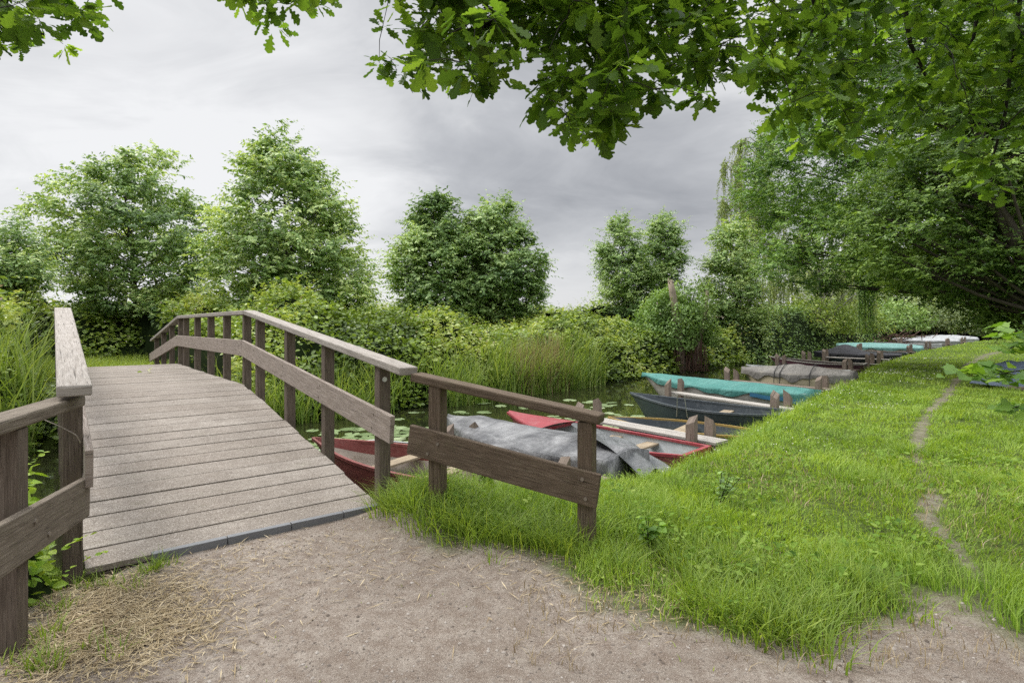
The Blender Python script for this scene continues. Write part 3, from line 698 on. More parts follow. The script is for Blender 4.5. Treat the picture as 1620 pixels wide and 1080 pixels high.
boat('covered_boat', 'pale weathered boat under a smooth teal green cover beside the open dark boat', (10.0, 12.75), (5.7, 13.25), 1.60, .46, .18, 'pale_hull', 'white_in', 'pale_hull', .04, cover='tarp_teal', ridge=.13, skirt=.10, wr_amp=.010, hem='blue')
Gb, GL, ghb, ggz = boat('covered_boat', 'cream boat under a stone grey cover tied with dark ropes', (9.5, 17.1), (6.5, 17.75), 1.55, .56, .04, 'cream', 'white_in', 'cream', .05, cover='tarp_stone', ridge=.16, skirt=.15, wr_amp=.016, peak=[(.5, .08, .2)])
for u in (.34, .62, .68):
    b = MB(); b.tube([Vector((GL*u*.93, ghb(u)*v*1.06, (ggz(u)+.036+.225*(1-abs(v)**1.4)) if abs(v) < 1.01 else .1)) for v in (-1.08, -1, -.8, -.5, -.2, 0, .2, .5, .8, 1, 1.08)], .011, 5); b.build('rope', M['rope'], Gb)
boat('rowing_boat', 'white open boat mostly hidden behind the stone grey cover', (10.9, 19.9), (7.7, 20.6), 1.4, .42, .12, 'white_hull', 'white_in', 'white_hull', .05)
Ib, IL, ihb, igz = boat('rowing_boat', 'maroon open boat with pale rim between the white boat and the black cover', (12.2, 24.2), (8.7, 24.9), 1.45, .42, .22, 'maroon', 'maroon', 'pale_hull', .05)
boat('covered_boat', 'boat under a black cover raised to a tent-like peak', (13.6, 31.9), (9.9, 32.9), 1.8, .45, .08, 'dark_hull', 'dark_in', None, cover='tarp_black', ridge=.10, skirt=.22, wr_amp=.014, peak=[(.66, .38, .17)])
boat('rowing_boat', 'flat dark boat between black covered boat and far teal cover', (13.6, 36.2), (10.8, 36.9), 1.4, .38, .06, 'dark_hull', 'dark_in', 'dark_in', .05)
boat('covered_boat', 'far boat under a pale teal cover beyond the black one', (16.2, 41.4), (11.7, 42.8), 1.9, .48, .12, 'pale_hull', 'white_in', None, cover='tarp_teal2', ridge=.28, skirt=.18, wr_amp=.012)
boat('rowing_boat', 'white boat just beyond the far pale teal cover', (16.6, 50.5), (13.0, 51.8), 1.8, .46, .14, 'white_hull', 'white_in', 'white_hull', .06)
boat('covered_boat', 'white covered boat near the far end of the mooring row', (18.2, 58.5), (13.8, 60.0), 2.0, .55, .1, 'white_hull', 'white_in', None, cover='tarp_white', ridge=.25, skirt=.12)
boat('covered_boat', 'white covered boat at the very far end of the mooring row', (19.0, 67.5), (14.6, 69.5), 2.1, .55, .1, 'white_hull', 'white_in', None, cover='tarp_white', ridge=.35, skirt=.12)
# tarpaulin slumped off the grey boat onto the bank side
b = MB(); rows = []
o0 = SP(4.55, 5.55); 
for i in range(19):
    row = []
    for j in range(15):
        u, v = i/18, j/14
        base = SP(5.25-1.15*u, 5.2+1.0*v)
        h = .30*(1-u)**.8*(1-.35*v)+.06-.34*sstep(.0, 1, v)*.55-.10*u
        h += .06*math.sin(v*15+u*4)*(.4+u*.6)+.05*(float(vnoise(np.array(u*5), np.array(v*6), 8))-.5)
        row.append(Vector((base.x, base.y, max(h-.06, -.40))))
    rows.append(row)
b.grid(rows, 0); tag(b.build('tarpaulin', M['tarp_dark'], smooth=True, subsurf=1), 'dark creased tarpaulin slumped between the red boat stern and the bank', 'tarpaulin')
# leaves and rubbish lying in the red boat are left to the paint wear
# ------------------------------------------------------------------ jetties
def jetty(label, bank, canal, w=.34, z=-.08, pale=False, ph=.24, planks=3, only_posts=False):
    a = SP(*bank); c = SP(*canal); dr = (c-a).normalized(); sd_ = Vector((dr.y, -dr.x, 0)); base = Vector((a.x, a.y, WATER))
    t = thing('jetty', label, 'jetty', base, 0, 'wooden mooring jetties along the bank')
    for e_, en in ((a, 0), (c, 1)):
        for sg in (-1, 1):
            b = MB(); c0 = e_+sd_*sg*(w/2+.05)-base+dr*(random.uniform(-.03, .03)); zt = z+ph+random.uniform(-.04, .05)-WATER; z0 = -.9
            lean = Vector((random.uniform(-.04, .04), random.uniform(-.04, .04), 1)).normalized()
            b.box(Vector((c0.x, c0.y, (zt+z0)/2)), lean, sd_, dr, zt-z0, .085, .15, top=(-sg*.10, random.choice((-1, 1))*random.uniform(.03, .10)))
            b.build('post', M['wood_dock'], t, bevel=.005)
    if not only_posts:
        a2 = a-dr*.35
        for i in range(planks):
            pw = w/planks; off = sd_*((i+.5)*pw-w/2); b = MB(); zz = Vector((0, 0, z-WATER+random.uniform(-.004, .004)))
            b.bar(a2+off-base+zz-Vector((0, 0, base.z*-1+base.z)) if False else Vector(((a2+off).x-base.x, (a2+off).y-base.y, zz.z)), Vector(((c+off).x-base.x, (c+off).y-base.y, zz.z)), pw-.01, .04)
            b.build('plank', M['wood_dock_pale'] if pale else M['wood_dock'], t, bevel=.004)
    return t
jetty('low grey jetty between the open red boat and the grey tarpaulin boat', (4.62, 4.70), (6.85, 4.62), ph=.22, z=-.15)
jetty('pale plank jetty between the second red boat and the yellow rimmed boat', (4.75, 7.38), (7.0, 7.42), pale=True, ph=.25)
jetty('jetty with worn brown posts in front of the teal covered boat', (5.45, 11.3), (8.35, 11.85), pale=True, ph=.26)
jetty('jetty with tall posts between the teal cover and the stone grey cover', (6.4, 15.45), (9.0, 15.65), ph=.30)
jetty('jetty behind the stone grey covered boat and before the maroon boat', (8.45, 22.6), (11.0, 22.8), ph=.36)
jetty('pale topped jetty between the maroon boat and the black cover', (9.05, 26.4), (11.6, 26.4), pale=True, ph=.36)
jetty('jetty right in front of the black tent-shaped cover', (9.95, 30.4), (12.4, 30.3), pale=True, ph=.36)
jetty('jetty right in front of the far pale teal cover', (11.35, 39.2), (14.2, 39.6), ph=.38)
jetty('jetty between the far pale teal cover and the white boats', (12.7, 47.8), (16.2, 48.6), ph=.42)
jetty('jetty between the first and second far white boats', (13.6, 56.0), (17.0, 56.2), ph=.45)
jetty('farthest jetty before the last white covered boat', (14.4, 64.0), (17.6, 64.5), ph=.45)
# pipe handrail loop by the bridge
b = MB(); q0 = SP(7.9, 3.55, -.30); dirp = (SP(7.0, 4.1)-SP(7.9, 3.55)).normalized()
b.tube([q0+Vector((0, 0, -.3)), q0+Vector((0, 0, .12)), q0+Vector((0, 0, .18))+dirp*.06, q0+Vector((0, 0, .20))+dirp*.2, q0+Vector((0, 0, .20))+dirp*1.5, q0+dirp*1.6+Vector((0, 0, -.3))], .014, 7)
tag(b.build('mooring_rail', M['metal'], smooth=True), 'thin bent metal mooring rail beside the lily pads and the open red boat', 'rail')
# tarp covered heap on the right
b = MB(); hp = gr(1640, 612); rows = []
tp = thing('covered_heap', 'low heap under a crumpled blue-grey tarpaulin in the grass at right', 'heap', (hp.x, hp.y, 0), .15)
for i in range(25):
    row = []
    for j in range(17):
        u, v = i/24*2-1, j/16*2-1; e_ = max(abs(u), abs(v))
        h = .62*(1-abs(u)**4)**.5*(1-abs(v)**4)**.5*(.75+.5*float(fbm(np.array(u*3), np.array(v*3), 4)))+.05*math.sin(u*19+v*6)*(1-e_)+.03*math.sin(v*17)
        row.append(Vector((u*1.25, v*.7, max(h, .03+.03*math.sin(u*30)))))
    rows.append(row)
b.grid(rows, 0, flip=True); b.build('tarpaulin', M['tarp_blue'], tp, smooth=True, subsurf=1)
b = MB()
for i in range(4): b.bar(Vector((-1.3+.02*i, -.66+.12*i, .06)), Vector((1.2, -.66+.12*i, .06)), .10, .08)
b.build('board', M['wood_dock'], tp, bevel=.006)
# ------------------------------------------------------------------ trees
def interp_prof(prof_, z):
    zs = [a[0] for a in prof_]; return np.interp(z, zs, [a[1] for a in prof_]), np.interp(z, zs, [a[2] for a in prof_])
def px_profile(rows, Y):
    """rows of (picture row, left column, right column) seen at depth Y -> (z, centre x, radius)"""
    out = []
    for y, l, r_ in rows:
        z = H-(y-YH)/F*Y; out.append((z, ((l+r_)/2-CX)/F*Y, (r_-l)/2/F*Y))
    return sorted(out)
def tree(name, label, Y, rows, base_px, mat, ncl=260, twigs=6, per=11, leaf=.12, lw=.55, tl=.62, droop=.35, up=.35, ry=.85, lump=.25, trunk_r=.12, group=None, bark='bark', shell=.35, bough=10, seed=1, tpl=T_DIAMOND, lean=0, fork=1, root_z=.1, cat='tree', Yo=0, trunk_pts=None, inner_dark=True):
    rg = np.random.default_rng(seed); pr = px_profile(rows, Y)
    z0, z1 = pr[0][0], pr[-1][0]
    bx = (base_px-CX)/F*Y; t = thing(name, label, cat, (bx, Y+Yo, root_z), 0, group)
    zz = rg.uniform(z0, z1, ncl*6); xc, rx = interp_prof(pr, zz)
    keep = rg.uniform(0, 1, len(zz)) < (rx/max(a[2] for a in pr))**1.3+.04
    zz, xc, rx = zz[keep][:ncl], xc[keep][:ncl], rx[keep][:ncl]; n = len(zz)
    th = rg.uniform(0, 2*PI, n); rr = np.sqrt(rg.uniform(shell**2, 1, n))
    lumpf = 1-lump*1.25+2.3*lump*fbm(th*1.5+seed, zz*.95, seed+5, 3)
    rr = rr*np.clip(lumpf, .35, 1.15); rmax = np.maximum(rx-tl*.35, rx*.6)
    cx_ = xc+np.cos(th)*rr*rmax; cy_ = Y+Yo+np.sin(th)*rr*rmax*ry
    out = np.stack([np.cos(th), np.sin(th)*ry, np.zeros(n)], 1)
    cl = np.stack([cx_, cy_, zz], 1); csh = rg.normal(0, .10, n)
    nb = max(12, int(n/bough)); ci = rg.choice(n, nb, replace=False); bc_ = cl[ci]; bs_ = rg.normal(0, .13, nb)
    own = np.argmin(((cl[:, None, :]-bc_[None])**2*[1, 1, 2.2]).sum(-1), axis=1); pull = np.where(rg.uniform(0, 1, n) < .85, rg.uniform(.35, .8, n), 0)[:, None]
    cl = cl*(1-pull*[.45, .45, .85])+bc_[own]*pull*[.45, .45, .85]; csh += bs_[own]; zz = cl[:, 2]
    # twigs
    T = np.repeat(np.arange(n), twigs); m = len(T)
    d = norm(out[T]*.55*rr[T][:, None]+rg.normal(0, .62, (m, 3))*[1, 1, .6]+np.array([0, 0, up]))
    L = tl*rg.choice([.6, .8, 1.0, 1.25, 1.55], m, p=[.25, .3, .25, .15, .05]); st = cl[T]+rg.normal(0, .14*tl/.6, (m, 3))
    Q = np.repeat(np.arange(m), per); q = len(Q); ti = np.tile((np.arange(per)+.6)/per, m)
    pos = st[Q]+d[Q]*(L[Q]*ti)[:, None]; pos[:, 2] -= droop*L[Q]*ti**2*.6
    side = norm(np.cross(d, [0, 0, 1]))[Q]*np.where(np.tile(np.arange(per), m) % 2 == 0, 1, -1)[:, None]
    ld_ = norm(d[Q]*.55+side*.65+rg.normal(0, .28, (q, 3))-np.array([0, 0, droop*1.5]))
    nn = norm(np.array([0, 0, .75])+rg.normal(0, .42, (q, 3))+out[T][Q]*.75)
    lsz = leaf*rg.uniform(.65, 1.25, q)*(1-.35*ti**3)
    sh = np.clip(.47+csh[T][Q]*1.3+rg.normal(0, .24, q)+.14*ti, 0, 1)
    leaves('crown', pos-np.array(t.location), ld_, nn, lsz, lsz*lw, sh, M[mat], tpl, t)
    # trunk with limbs
    b = MB(); lp = np.array(t.location)
    top = z0+(z1-z0)*.86; xt, _ = interp_prof(pr, top)
    if trunk_pts is None:
        trunk_pts = []
        for i in range(8):
            f = i/7; xx, _ = interp_prof(pr, root_z+(top-root_z)*f)
            trunk_pts.append((bx*(1-f)**1.5+xx*(1-(1-f)**1.5)+.1*math.sin(f*7+seed), Y+Yo+.08*math.sin(f*5+seed*2), root_z-.2+(top-root_z+.2)*f))
    tp_ = [Vector(p)-Vector(lp) for p in trunk_pts]; nt = len(tp_)
    b.tube(tp_, [trunk_r*(1.25 if i == 0 else 1)*(1-.85*i/(nt-1)) for i in range(nt)], 8)
    tarr = np.array([tuple(p) for p in tp_])
    for k in range(0, n, max(1, n//110)):
        c = cl[k]-lp; cand = tarr[:, 2] < c[2]-.15
        if not cand.any(): continue
        hz_ = max(c[2]-np.hypot(c[0], c[1])*rg.uniform(.3, .9), tarr[1, 2]*.9)
        a0 = np.array([np.interp(hz_, tarr[:, 2], tarr[:, j]) for j in range(3)])
        mid = (a0+c)/2+np.array([0, 0, -.12])+rg.normal(0, .06, 3); r0 = trunk_r*.28*(1-.6*np.clip(hz_/(top+.1), 0, 1))
        b.tube([a0, a0*.7+mid*.3+np.array([0, 0, .02]), mid, mid*.4+c*.6, c], [r0, r0*.8, r0*.6, r0*.42, r0*.22], 5, cap=False)
    b.build('trunk', M[bark], t, smooth=True)
    return t
GI = 'broadleaf trees on the far bank'
tree('elm_tree', 'broad round-topped tree left of the tallest one, behind the left bridge rail', 24, [(232, 232, 248), (250, 215, 270), (270, 120, 285), (300, 85, 312), (350, 72, 330), (400, 70, 335), (450, 85, 335), (505, 110, 320)], 215, 'elm', 640, 7, 11, .19, .48, .62, seed=11, group=None, lump=.3)
tree('elm_tree', 'tallest pointed tree rising behind the middle of the bridge railing', 20, [(196, 428, 442), (225, 400, 470), (260, 378, 520), (300, 368, 545), (340, 335, 575), (390, 320, 592), (440, 330, 600), (505, 350, 590)], 445, 'elm', 640, 7, 11, .18, .48, .62, seed=12, lump=.28)
tree('elm_tree', 'pointed darker tree just left of centre, merging with its rounder neighbour', 26, [(290, 683, 692), (320, 655, 715), (350, 632, 735), (400, 612, 760), (450, 610, 770), (505, 630, 760)], 690, 'elm2', 500, 7, 11, .19, .5, .68, seed=13)
tree('elm_tree', 'rounder tree standing against the pointed one left of the sky gap', 26.5, [(318, 785, 800), (340, 730, 825), (370, 715, 838), (400, 705, 852), (430, 705, 872), (465, 710, 868), (505, 730, 850)], 765, 'elm2', 520, 7, 11, .19, .5, .68, seed=14)
tree('elm_tree', 'loose small tree right of the sky gap with sparse crown', 33, [(340, 975, 990), (360, 955, 1010), (390, 940, 1020), (430, 935, 1040), (465, 945, 1040), (500, 960, 1030)], 1000, 'elm2', 280, 7, 11, .17, .5, .75, seed=15)
tree('elm_tree', 'small tree with forked top left of the dead broken stems', 34, [(335, 1045, 1058), (360, 1025, 1080), (395, 1015, 1090), (430, 1005, 1085), (470, 1005, 1075), (500, 1010, 1070)], 1048, 'elm2', 280, 7, 11, .17, .5, .75, seed=16)
tree('elm_tree', 'dense bushy tree in front of the pale birch', 33, [(345, 1150, 1175), (370, 1125, 1195), (410, 1110, 1205), (450, 1105, 1215), (500, 1110, 1225), (535, 1115, 1225)], 1160, 'elm', 430, 7, 11, .16, .5, .7, seed=17)
tree('elm_tree', 'low thin sapling at the far left edge above the reeds', 17, [(352, 20, 34), (380, -20, 60), (420, -60, 80), (470, -60, 90)], 15, 'elm', 170, 6, 10, .15, .42, .7, seed=18, up=.6)
oakb = tree('oak_tree', 'big dark oak crown behind the overhanging branches at right', 21.5, [(-60, 1300, 1580), (30, 1215, 1650), (110, 1190, 1690), (200, 1190, 1690), (290, 1172, 1680), (380, 1170, 1640), (420, 1190, 1600), (462, 1280, 1520)], 1490, 'oak_deep', 1700, 8, 12, .15, .58, .72, droop=.2, up=.2, seed=21, lump=.34, trunk_r=.3, ry=.8, tpl=T_SPRIG, trunk_pts=[tuple(at(1790, 600, 20)), tuple(at(1770, 480, 20)), tuple(at(1710, 380, 20.5)), tuple(at(1620, 300, 21)), tuple(at(1530, 200, 21.5)), tuple(at(1480, 100, 21.5)), tuple(at(1450, 0, 21.5))])
tree('oak_tree', 'nearer oak at right edge with leaning trunk and light green lower boughs', 14.2, [(20, 1560, 1800), (110, 1470, 1860), (220, 1420, 1900), (300, 1395, 1900), (380, 1385, 1900), (425, 1410, 1900), (455, 1520, 1870), (515, 1595, 1840)], 1690, 'oak_far', 1500, 8, 12, .115, .6, .55, droop=.2, up=.12, seed=22, lump=.42, trunk_r=.30, ry=.75, Yo=1.0, shell=.40, tpl=T_SPRIG,
     trunk_pts=[tuple(at(1740, 640, 13.4)), tuple(at(1690, 500, 13.4)), tuple(at(1640, 430, 13.4)), tuple(at(1603, 373, 13.5)), tuple(at(1572, 320, 13.6)), tuple(at(1552, 230, 14)), tuple(at(1560, 130, 14))])
# weeping birches
def strands(name, t, tops, lens, mat, leaf=.07, step=.07, seed=1, tw=True, drift=.06):
    rg = np.random.default_rng(seed); P, D, N, L = [], [], [], []; b = MB(); loc = np.array(t.location)
    for (x, y, z), ln_ in zip(tops, lens):
        k = int(ln_/step); f = np.linspace(0, 1, k); ph = rg.uniform(0, 6, 2); am = rg.uniform(.02, .12)
        dx_, dy_ = rg.normal(0, drift, 2); px_ = x+am*np.sin(f*4+ph[0])+dx_*f**.6; py_ = y+am*np.sin(f*3.3+ph[1])+dy_*f**.6; pz = z-f*ln_+.5*np.hypot(dx_, dy_)*np.sin(np.minimum(f*3, PI))*.6
        for rep in range(2):
            P.append(np.stack([px_, py_, pz], 1)+rg.normal(0, .035, (k, 3))); D.append(np.stack([rg.normal(0, .6, k), rg.normal(0, .6, k), -np.ones(k)*.8], 1)); N.append(rg.normal(0, 1, (k, 3))); L.append(leaf*rg.uniform(.6, 1.3, k)*(1-.4*f))
        if tw: b.tube([Vector((px_[i], py_[i], pz[i]))-Vector(loc) for i in range(0, k, max(1, k//4))], .007, 3, cap=False)
    P = np.vstack(P)-loc; L = np.concatenate(L)
    leaves(name, P, np.vstack(D), np.vstack(N), L, L*.65, np.clip(rg.normal(.5, .2, len(P)), 0, 1), M[mat], T_DIAMOND, t)
    return b
def birch(label, Y, base_px, rows, nst, lmin, lmax, seed, trunk_r=.15, top_px=None, leaf=.08, minz=None):
    rg = np.random.default_rng(seed); pr = px_profile(rows, Y); bx = (base_px-CX)/F*Y
    t = thing('birch_tree', label, 'tree', (bx, Y, .1)); zs = rg.uniform(pr[0][0], pr[-1][0], nst*4); xc, rx = interp_prof(pr, zs)
    keep = rg.uniform(0, 1, len(zs)) < (rx/max(a[2] for a in pr))+.1
    zs, xc, rx = zs[keep][:nst], xc[keep][:nst], rx[keep][:nst]; n = len(zs); th = rg.uniform(0, 2*PI, n); rr = np.sqrt(rg.uniform(.05, 1, n))
    tops = np.stack([xc+np.cos(th)*rr*rx, Y+np.sin(th)*rr*rx*.8, zs], 1); ends = tops[rg.choice(n, max(6, n//12), replace=False)]; own = np.argmin(((tops[:, None]-ends[None])**2).sum(-1), 1); tops = tops*.35+ends[own]*.65; lens = rg.uniform(lmin, lmax, n)
    if minz is not None: lens = np.minimum(lens, np.maximum(zs-minz-rg.uniform(0, .6, n), .3))
    b = strands('crown', t, tops, lens, 'birch', leaf, .065, seed, drift=.38)
    topz = pr[-1][0]-.4; xt = pr[-1][1]; loc = Vector(t.location)
    tp_ = [Vector((bx+(xt-bx)*f**1.3+.12*math.sin(f*6), Y, .0+topz*f))-loc for f in np.linspace(0, 1, 9)]
    b2 = MB(); b2.v, b2.f, b2.uv, b2.mi = b.v, b.f, b.uv, b.mi
    b2.tube(tp_, [trunk_r*(1-.9*i/8) for i in range(9)], 8)
    for k in range(0, n, max(1, n//60)):
        c = Vector(tops[k])-loc; h = max(c.z-(abs(c.x)+abs(c.y))*.9, .8); f = min(h/topz, .97); a0 = tp_[int(f*8)].lerp(tp_[min(int(f*8)+1, 8)], f*8-int(f*8))
        b2.tube([a0, a0.lerp(c, .5)+Vector((0, 0, .25)), c+Vector((0, 0, .1)), c], [.04, .025, .014, .008], 4, cap=False)
    b2.build('trunk', M['birch_bark'], t, smooth=True); return t
birch('tall pale weeping birch showing against the sky left of the big oak', 37, 1180, [(200, 1192, 1212), (222, 1165, 1232), (250, 1135, 1236), (300, 1140, 1238), (345, 1128, 1238), (400, 1150, 1240)], 520, .5, 3.2, 31, .2, leaf=.135)
birch('weeping birch whose hanging strands show below the big oak crown', 43, 1290, [(300, 1230, 1400), (380, 1205, 1400), (430, 1195, 1400), (465, 1200, 1390)], 300, 1.0, 4.2, 32, .13, leaf=.17, minz=.9)
rgh = np.random.default_rng(33); hb_ = at(1370, 440, 26.5); tops = [(hb_.x+rgh.normal(0, .22), hb_.y+rgh.normal(0, .2), hb_.z+rgh.uniform(-.6, .8)) for _ in range(34)]
strands('hanging_branch', oakb, tops, [max(t_[2]-rgh.uniform(.75, 1.9), .4) for t_ in tops], 'oak_deep', .10, .06, 34).build('hanging_twig', M['twig'], oakb)
rgh = np.random.default_rng(35); hb_ = at(1225, 430, 28); tops = [(hb_.x+rgh.normal(0, .35), hb_.y+rgh.normal(0, .3), hb_.z+rgh.uniform(-.5, .9)) for _ in range(26)]
strands('hanging_branch', oakb, tops, rgh.uniform(.8, 2.6, 26), 'birch', .09, .06, 36).build('hanging_twig', M['twig'], oakb)
# ------------------------------------------------------------------ bushes, thicket, reeds
def thicket(name, label, cat, region, hfun, n, leaf, mat, seed, kind=None, tpl=T_DIAMOND, depth=.35, blossom=0, lw=.62, step=.5, parent=None, sprays=True, tilt=.5):
    """a mass of leafy growth over a ground region: region(x,y)->bool on bounds; leaves lie on the canopy and thin out below it"""
    rg = np.random.default_rng(seed); x0, x1, y0, y1 = region['b']; inside = region['f']
    ax_ = np.arange(x0, x1, step); ay_ = np.arange(y0, y1, step); X, Y = np.meshgrid(ax_, ay_, indexing='ij')
    Hh = hfun(X, Y); Gz = ground_z(X, Y); ins = inside(X, Y) & (Hh > .15)
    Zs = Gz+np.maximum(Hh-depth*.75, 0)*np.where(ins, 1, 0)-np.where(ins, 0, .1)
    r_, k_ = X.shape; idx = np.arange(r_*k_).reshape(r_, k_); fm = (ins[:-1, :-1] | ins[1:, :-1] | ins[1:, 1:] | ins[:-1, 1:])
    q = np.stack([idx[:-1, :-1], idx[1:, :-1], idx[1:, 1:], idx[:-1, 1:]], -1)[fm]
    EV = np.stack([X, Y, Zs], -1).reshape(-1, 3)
    # sample leaf places; weight by nearness
    px_ = rg.uniform(x0, x1, n*5); py_ = rg.uniform(y0, y1, n*5)
    dist = np.hypot(px_, py_); ok = inside(px_, py_) & (rg.uniform(0, 1, len(px_)) < np.clip((region.get('near', 12)/dist)**1.15, .02, 1))
    px_, py_ = px_[ok][:n], py_[ok][:n]; hh = hfun(px_, py_); gz_ = ground_z(px_, py_); ok = hh > .15
    px_, py_, hh, gz_ = px_[ok], py_[ok], hh[ok], gz_[ok]; m = len(px_)
    e_ = .12; gxn = (hfun(px_+e_, py_)-hfun(px_-e_, py_))/(2*e_); gyn = (hfun(px_, py_+e_)-hfun(px_, py_-e_))/(2*e_)
    nrm = norm(np.stack([-gxn, -gyn, np.ones(m)], 1))
    f = rg.uniform(0, 1, m)**1.5; steep = np.clip(np.hypot(gxn, gyn), 0, 2.5)
    z = gz_+hh-f*np.minimum(depth*(1+steep), hh)+rg.exponential(.05, m)
    D = norm(rg.normal(0, 1, (m, 3))*[1, 1, .4]+nrm*.15-np.array([0, 0, .25])); N = norm(nrm+rg.normal(0, tilt, (m, 3)))
    ls = leaf*rg.uniform(.6, 1.3, m)*np.clip(np.hypot(px_, py_)/region.get('near', 12), 1, 2.2)**.45
    if sprays:
        ns = m//26; pick = rg.integers(0, m, ns); K = 11; sd0 = norm(rg.normal(0, .5, (ns, 3))*[1, 1, 0]+nrm[pick]*.8+[0, 0, .9]); sl_ = leaf*rg.uniform(2.2, 6.5, ns)
        tt = np.tile((np.arange(K)+1)/K, ns); qq = np.repeat(np.arange(ns), K); base = np.stack([px_, py_, z], 1)[pick]
        pp_ = base[qq]+sd0[qq]*(sl_[qq]*tt)[:, None]; pp_[:, 2] -= sl_[qq]*.35*tt**2
        sa = rg.uniform(0, 2*PI, ns*K); Ds = norm(np.stack([np.cos(sa), np.sin(sa), -.15+0*sa], 1)+sd0[qq]*.35); Ns = norm(np.array([0, 0, 1.0])+rg.normal(0, .35, (ns*K, 3)))
        px_ = np.concatenate([px_, pp_[:, 0]]); py_ = np.concatenate([py_, pp_[:, 1]]); z = np.concatenate([z, pp_[:, 2]]); D = np.vstack([D, Ds]); N = np.vstack([N, Ns]); f = np.concatenate([f, -.35*np.ones(ns*K)]); ls = np.concatenate([ls, (leaf*rg.uniform(.6, 1.1, ns*K)*(1-.45*tt))*np.clip(np.hypot(pp_[:, 0], pp_[:, 1])/region.get('near', 12), 1, 2.2)**.45]); m = len(px_)
    big = fbm(px_*.55, py_*.55, seed+3, 3)
    sh = np.clip(.50+(big-.5)*1.5-.30*f+rg.normal(0, .15, m)+.14*(fbm(px_*2.5, py_*2.5, seed+9, 2)-.5), 0, 1)  # leaves deeper below the canopy coloured darker: inner shade painted into the tone
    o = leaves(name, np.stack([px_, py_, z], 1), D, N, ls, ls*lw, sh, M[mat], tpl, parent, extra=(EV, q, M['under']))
    if label or kind: tag(o, label, cat, None, kind)
    return o
def farbank_h(X, Y):
    s, p = to_sp(X, Y); d2 = s-sf(p)
    top = .62+1.30*fbm(X*.33, Y*.33, 51, 3)+1.15*(fbm(X*.95, Y*.95, 53, 2)-.5)+.5*(fbm(X*2.1, Y*2.1, 54, 2)-.5)
    edge = sstep(-.45, .9, d2)
    lo = .55+.45*sstep(0, 2.5, d2)
    h = top*edge*lo
    path = (np.abs(p-1.15) < 1.6+.5*fbm(s, p, 9)) & (s > 12.5); grow = np.where(path, .25+.75*sstep(26, 29, s), 1)
    tall = 1+.55*sstep(19, 24, s)*np.where(p < 6, 1, .25)
    ex = sstep(13.5, 15, s)*np.exp(-((p-5.2)/2.2)**2)*.7*np.exp(-((s-16)/3.0)**2)
    lft = np.where(p < -.4, .75*sstep(12, 14.5, s), 0)
    return np.where(path & (s < 26.3), .0, (h*tall+ex+lft)*grow)
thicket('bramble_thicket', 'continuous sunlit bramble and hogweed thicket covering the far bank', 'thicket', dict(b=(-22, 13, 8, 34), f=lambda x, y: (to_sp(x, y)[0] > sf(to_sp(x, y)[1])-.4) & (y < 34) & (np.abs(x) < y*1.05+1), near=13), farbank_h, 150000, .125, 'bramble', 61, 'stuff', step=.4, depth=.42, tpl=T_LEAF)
def farbank2_h(X, Y):
    s, p = to_sp(X, Y); d2 = s-sf(p); top = 1.5+1.5*fbm(X*.2, Y*.2, 71, 3)+.6*(fbm(X*.8, Y*.8, 72, 2)-.5)
    return top*sstep(-.5, 1.2, d2)
thicket('bramble_thicket', 'shadier bramble thicket along the far bank behind the covered boats', 'thicket', dict(b=(4, 46, 21, 62), f=lambda x, y: (to_sp(x, y)[0] > sf(to_sp(x, y)[1])-.4) & (to_sp(x, y)[0] < sf(to_sp(x, y)[1])+8) & ((y > 33) | (x > 12)), near=24), farbank2_h, 60000, .14, 'ivy', 62, 'stuff', step=.6, depth=.5)
def far_h(X, Y): return 2.2+2.0*fbm(X*.09, Y*.09, 81, 3)+1.5*(fbm(X*.3, Y*.3, 82, 2)-.5)
thicket('distant_scrub', 'low distant scrub line under the sky behind the far bank trees', 'scrub', dict(b=(-75, 75, 62, 92), f=lambda x, y: (np.abs(x) < y*1.0) & (x < .55*y), near=60), far_h, 26000, .40, 'bramble', 63, 'stuff', step=2.5, depth=.8)
def mid_h(X, Y): return np.where(X < -2, 1.9, .9)+1.0*fbm(X*.2, Y*.2, 85, 3)
thicket('meadow_scrub', 'rough green scrub between the far bank trees', 'scrub', dict(b=(-38, 26, 33, 62), f=lambda x, y: (np.abs(x) < y*1.0) & (x < .36*y) & (y > 33.5), near=34), mid_h, 42000, .2, 'bramble', 64, 'stuff', step=1.2, depth=.5)
# bramble blossom heads: pale specks on the thicket
rg = np.random.default_rng(91); n = 9500; bx_ = rg.uniform(-16, 22, n); by_ = rg.uniform(10, 33, n); s_, p_ = to_sp(bx_, by_)
hh = np.where((by_ > 24) & (bx_ > 6), farbank2_h(bx_, by_), farbank_h(bx_, by_)); ok = (s_ > sf(p_)+.2) & (hh > .5) & (np.abs(bx_) < by_) & (fbm(bx_*.35+3, by_*.35, 92, 3) > .50)
bx_, by_, hh = bx_[ok], by_[ok], hh[ok]; n = len(bx_)
o = leaves('bramble_blossom', np.stack([bx_, by_, ground_z(bx_, by_)+hh+.03], 1), rg.normal(0, 1, (n, 3))*[1, 1, .5], rg.normal(0, .5, (n, 3))+[0, 0, 1], rg.uniform(.05, .11, n), rg.uniform(.04, .08, n), rg.uniform(0, 1, n), M['blossom'], T_DIAMOND)
tag(o, 'pale pinkish blossom specks over the bramble thicket', 'blossom', None, 'stuff')
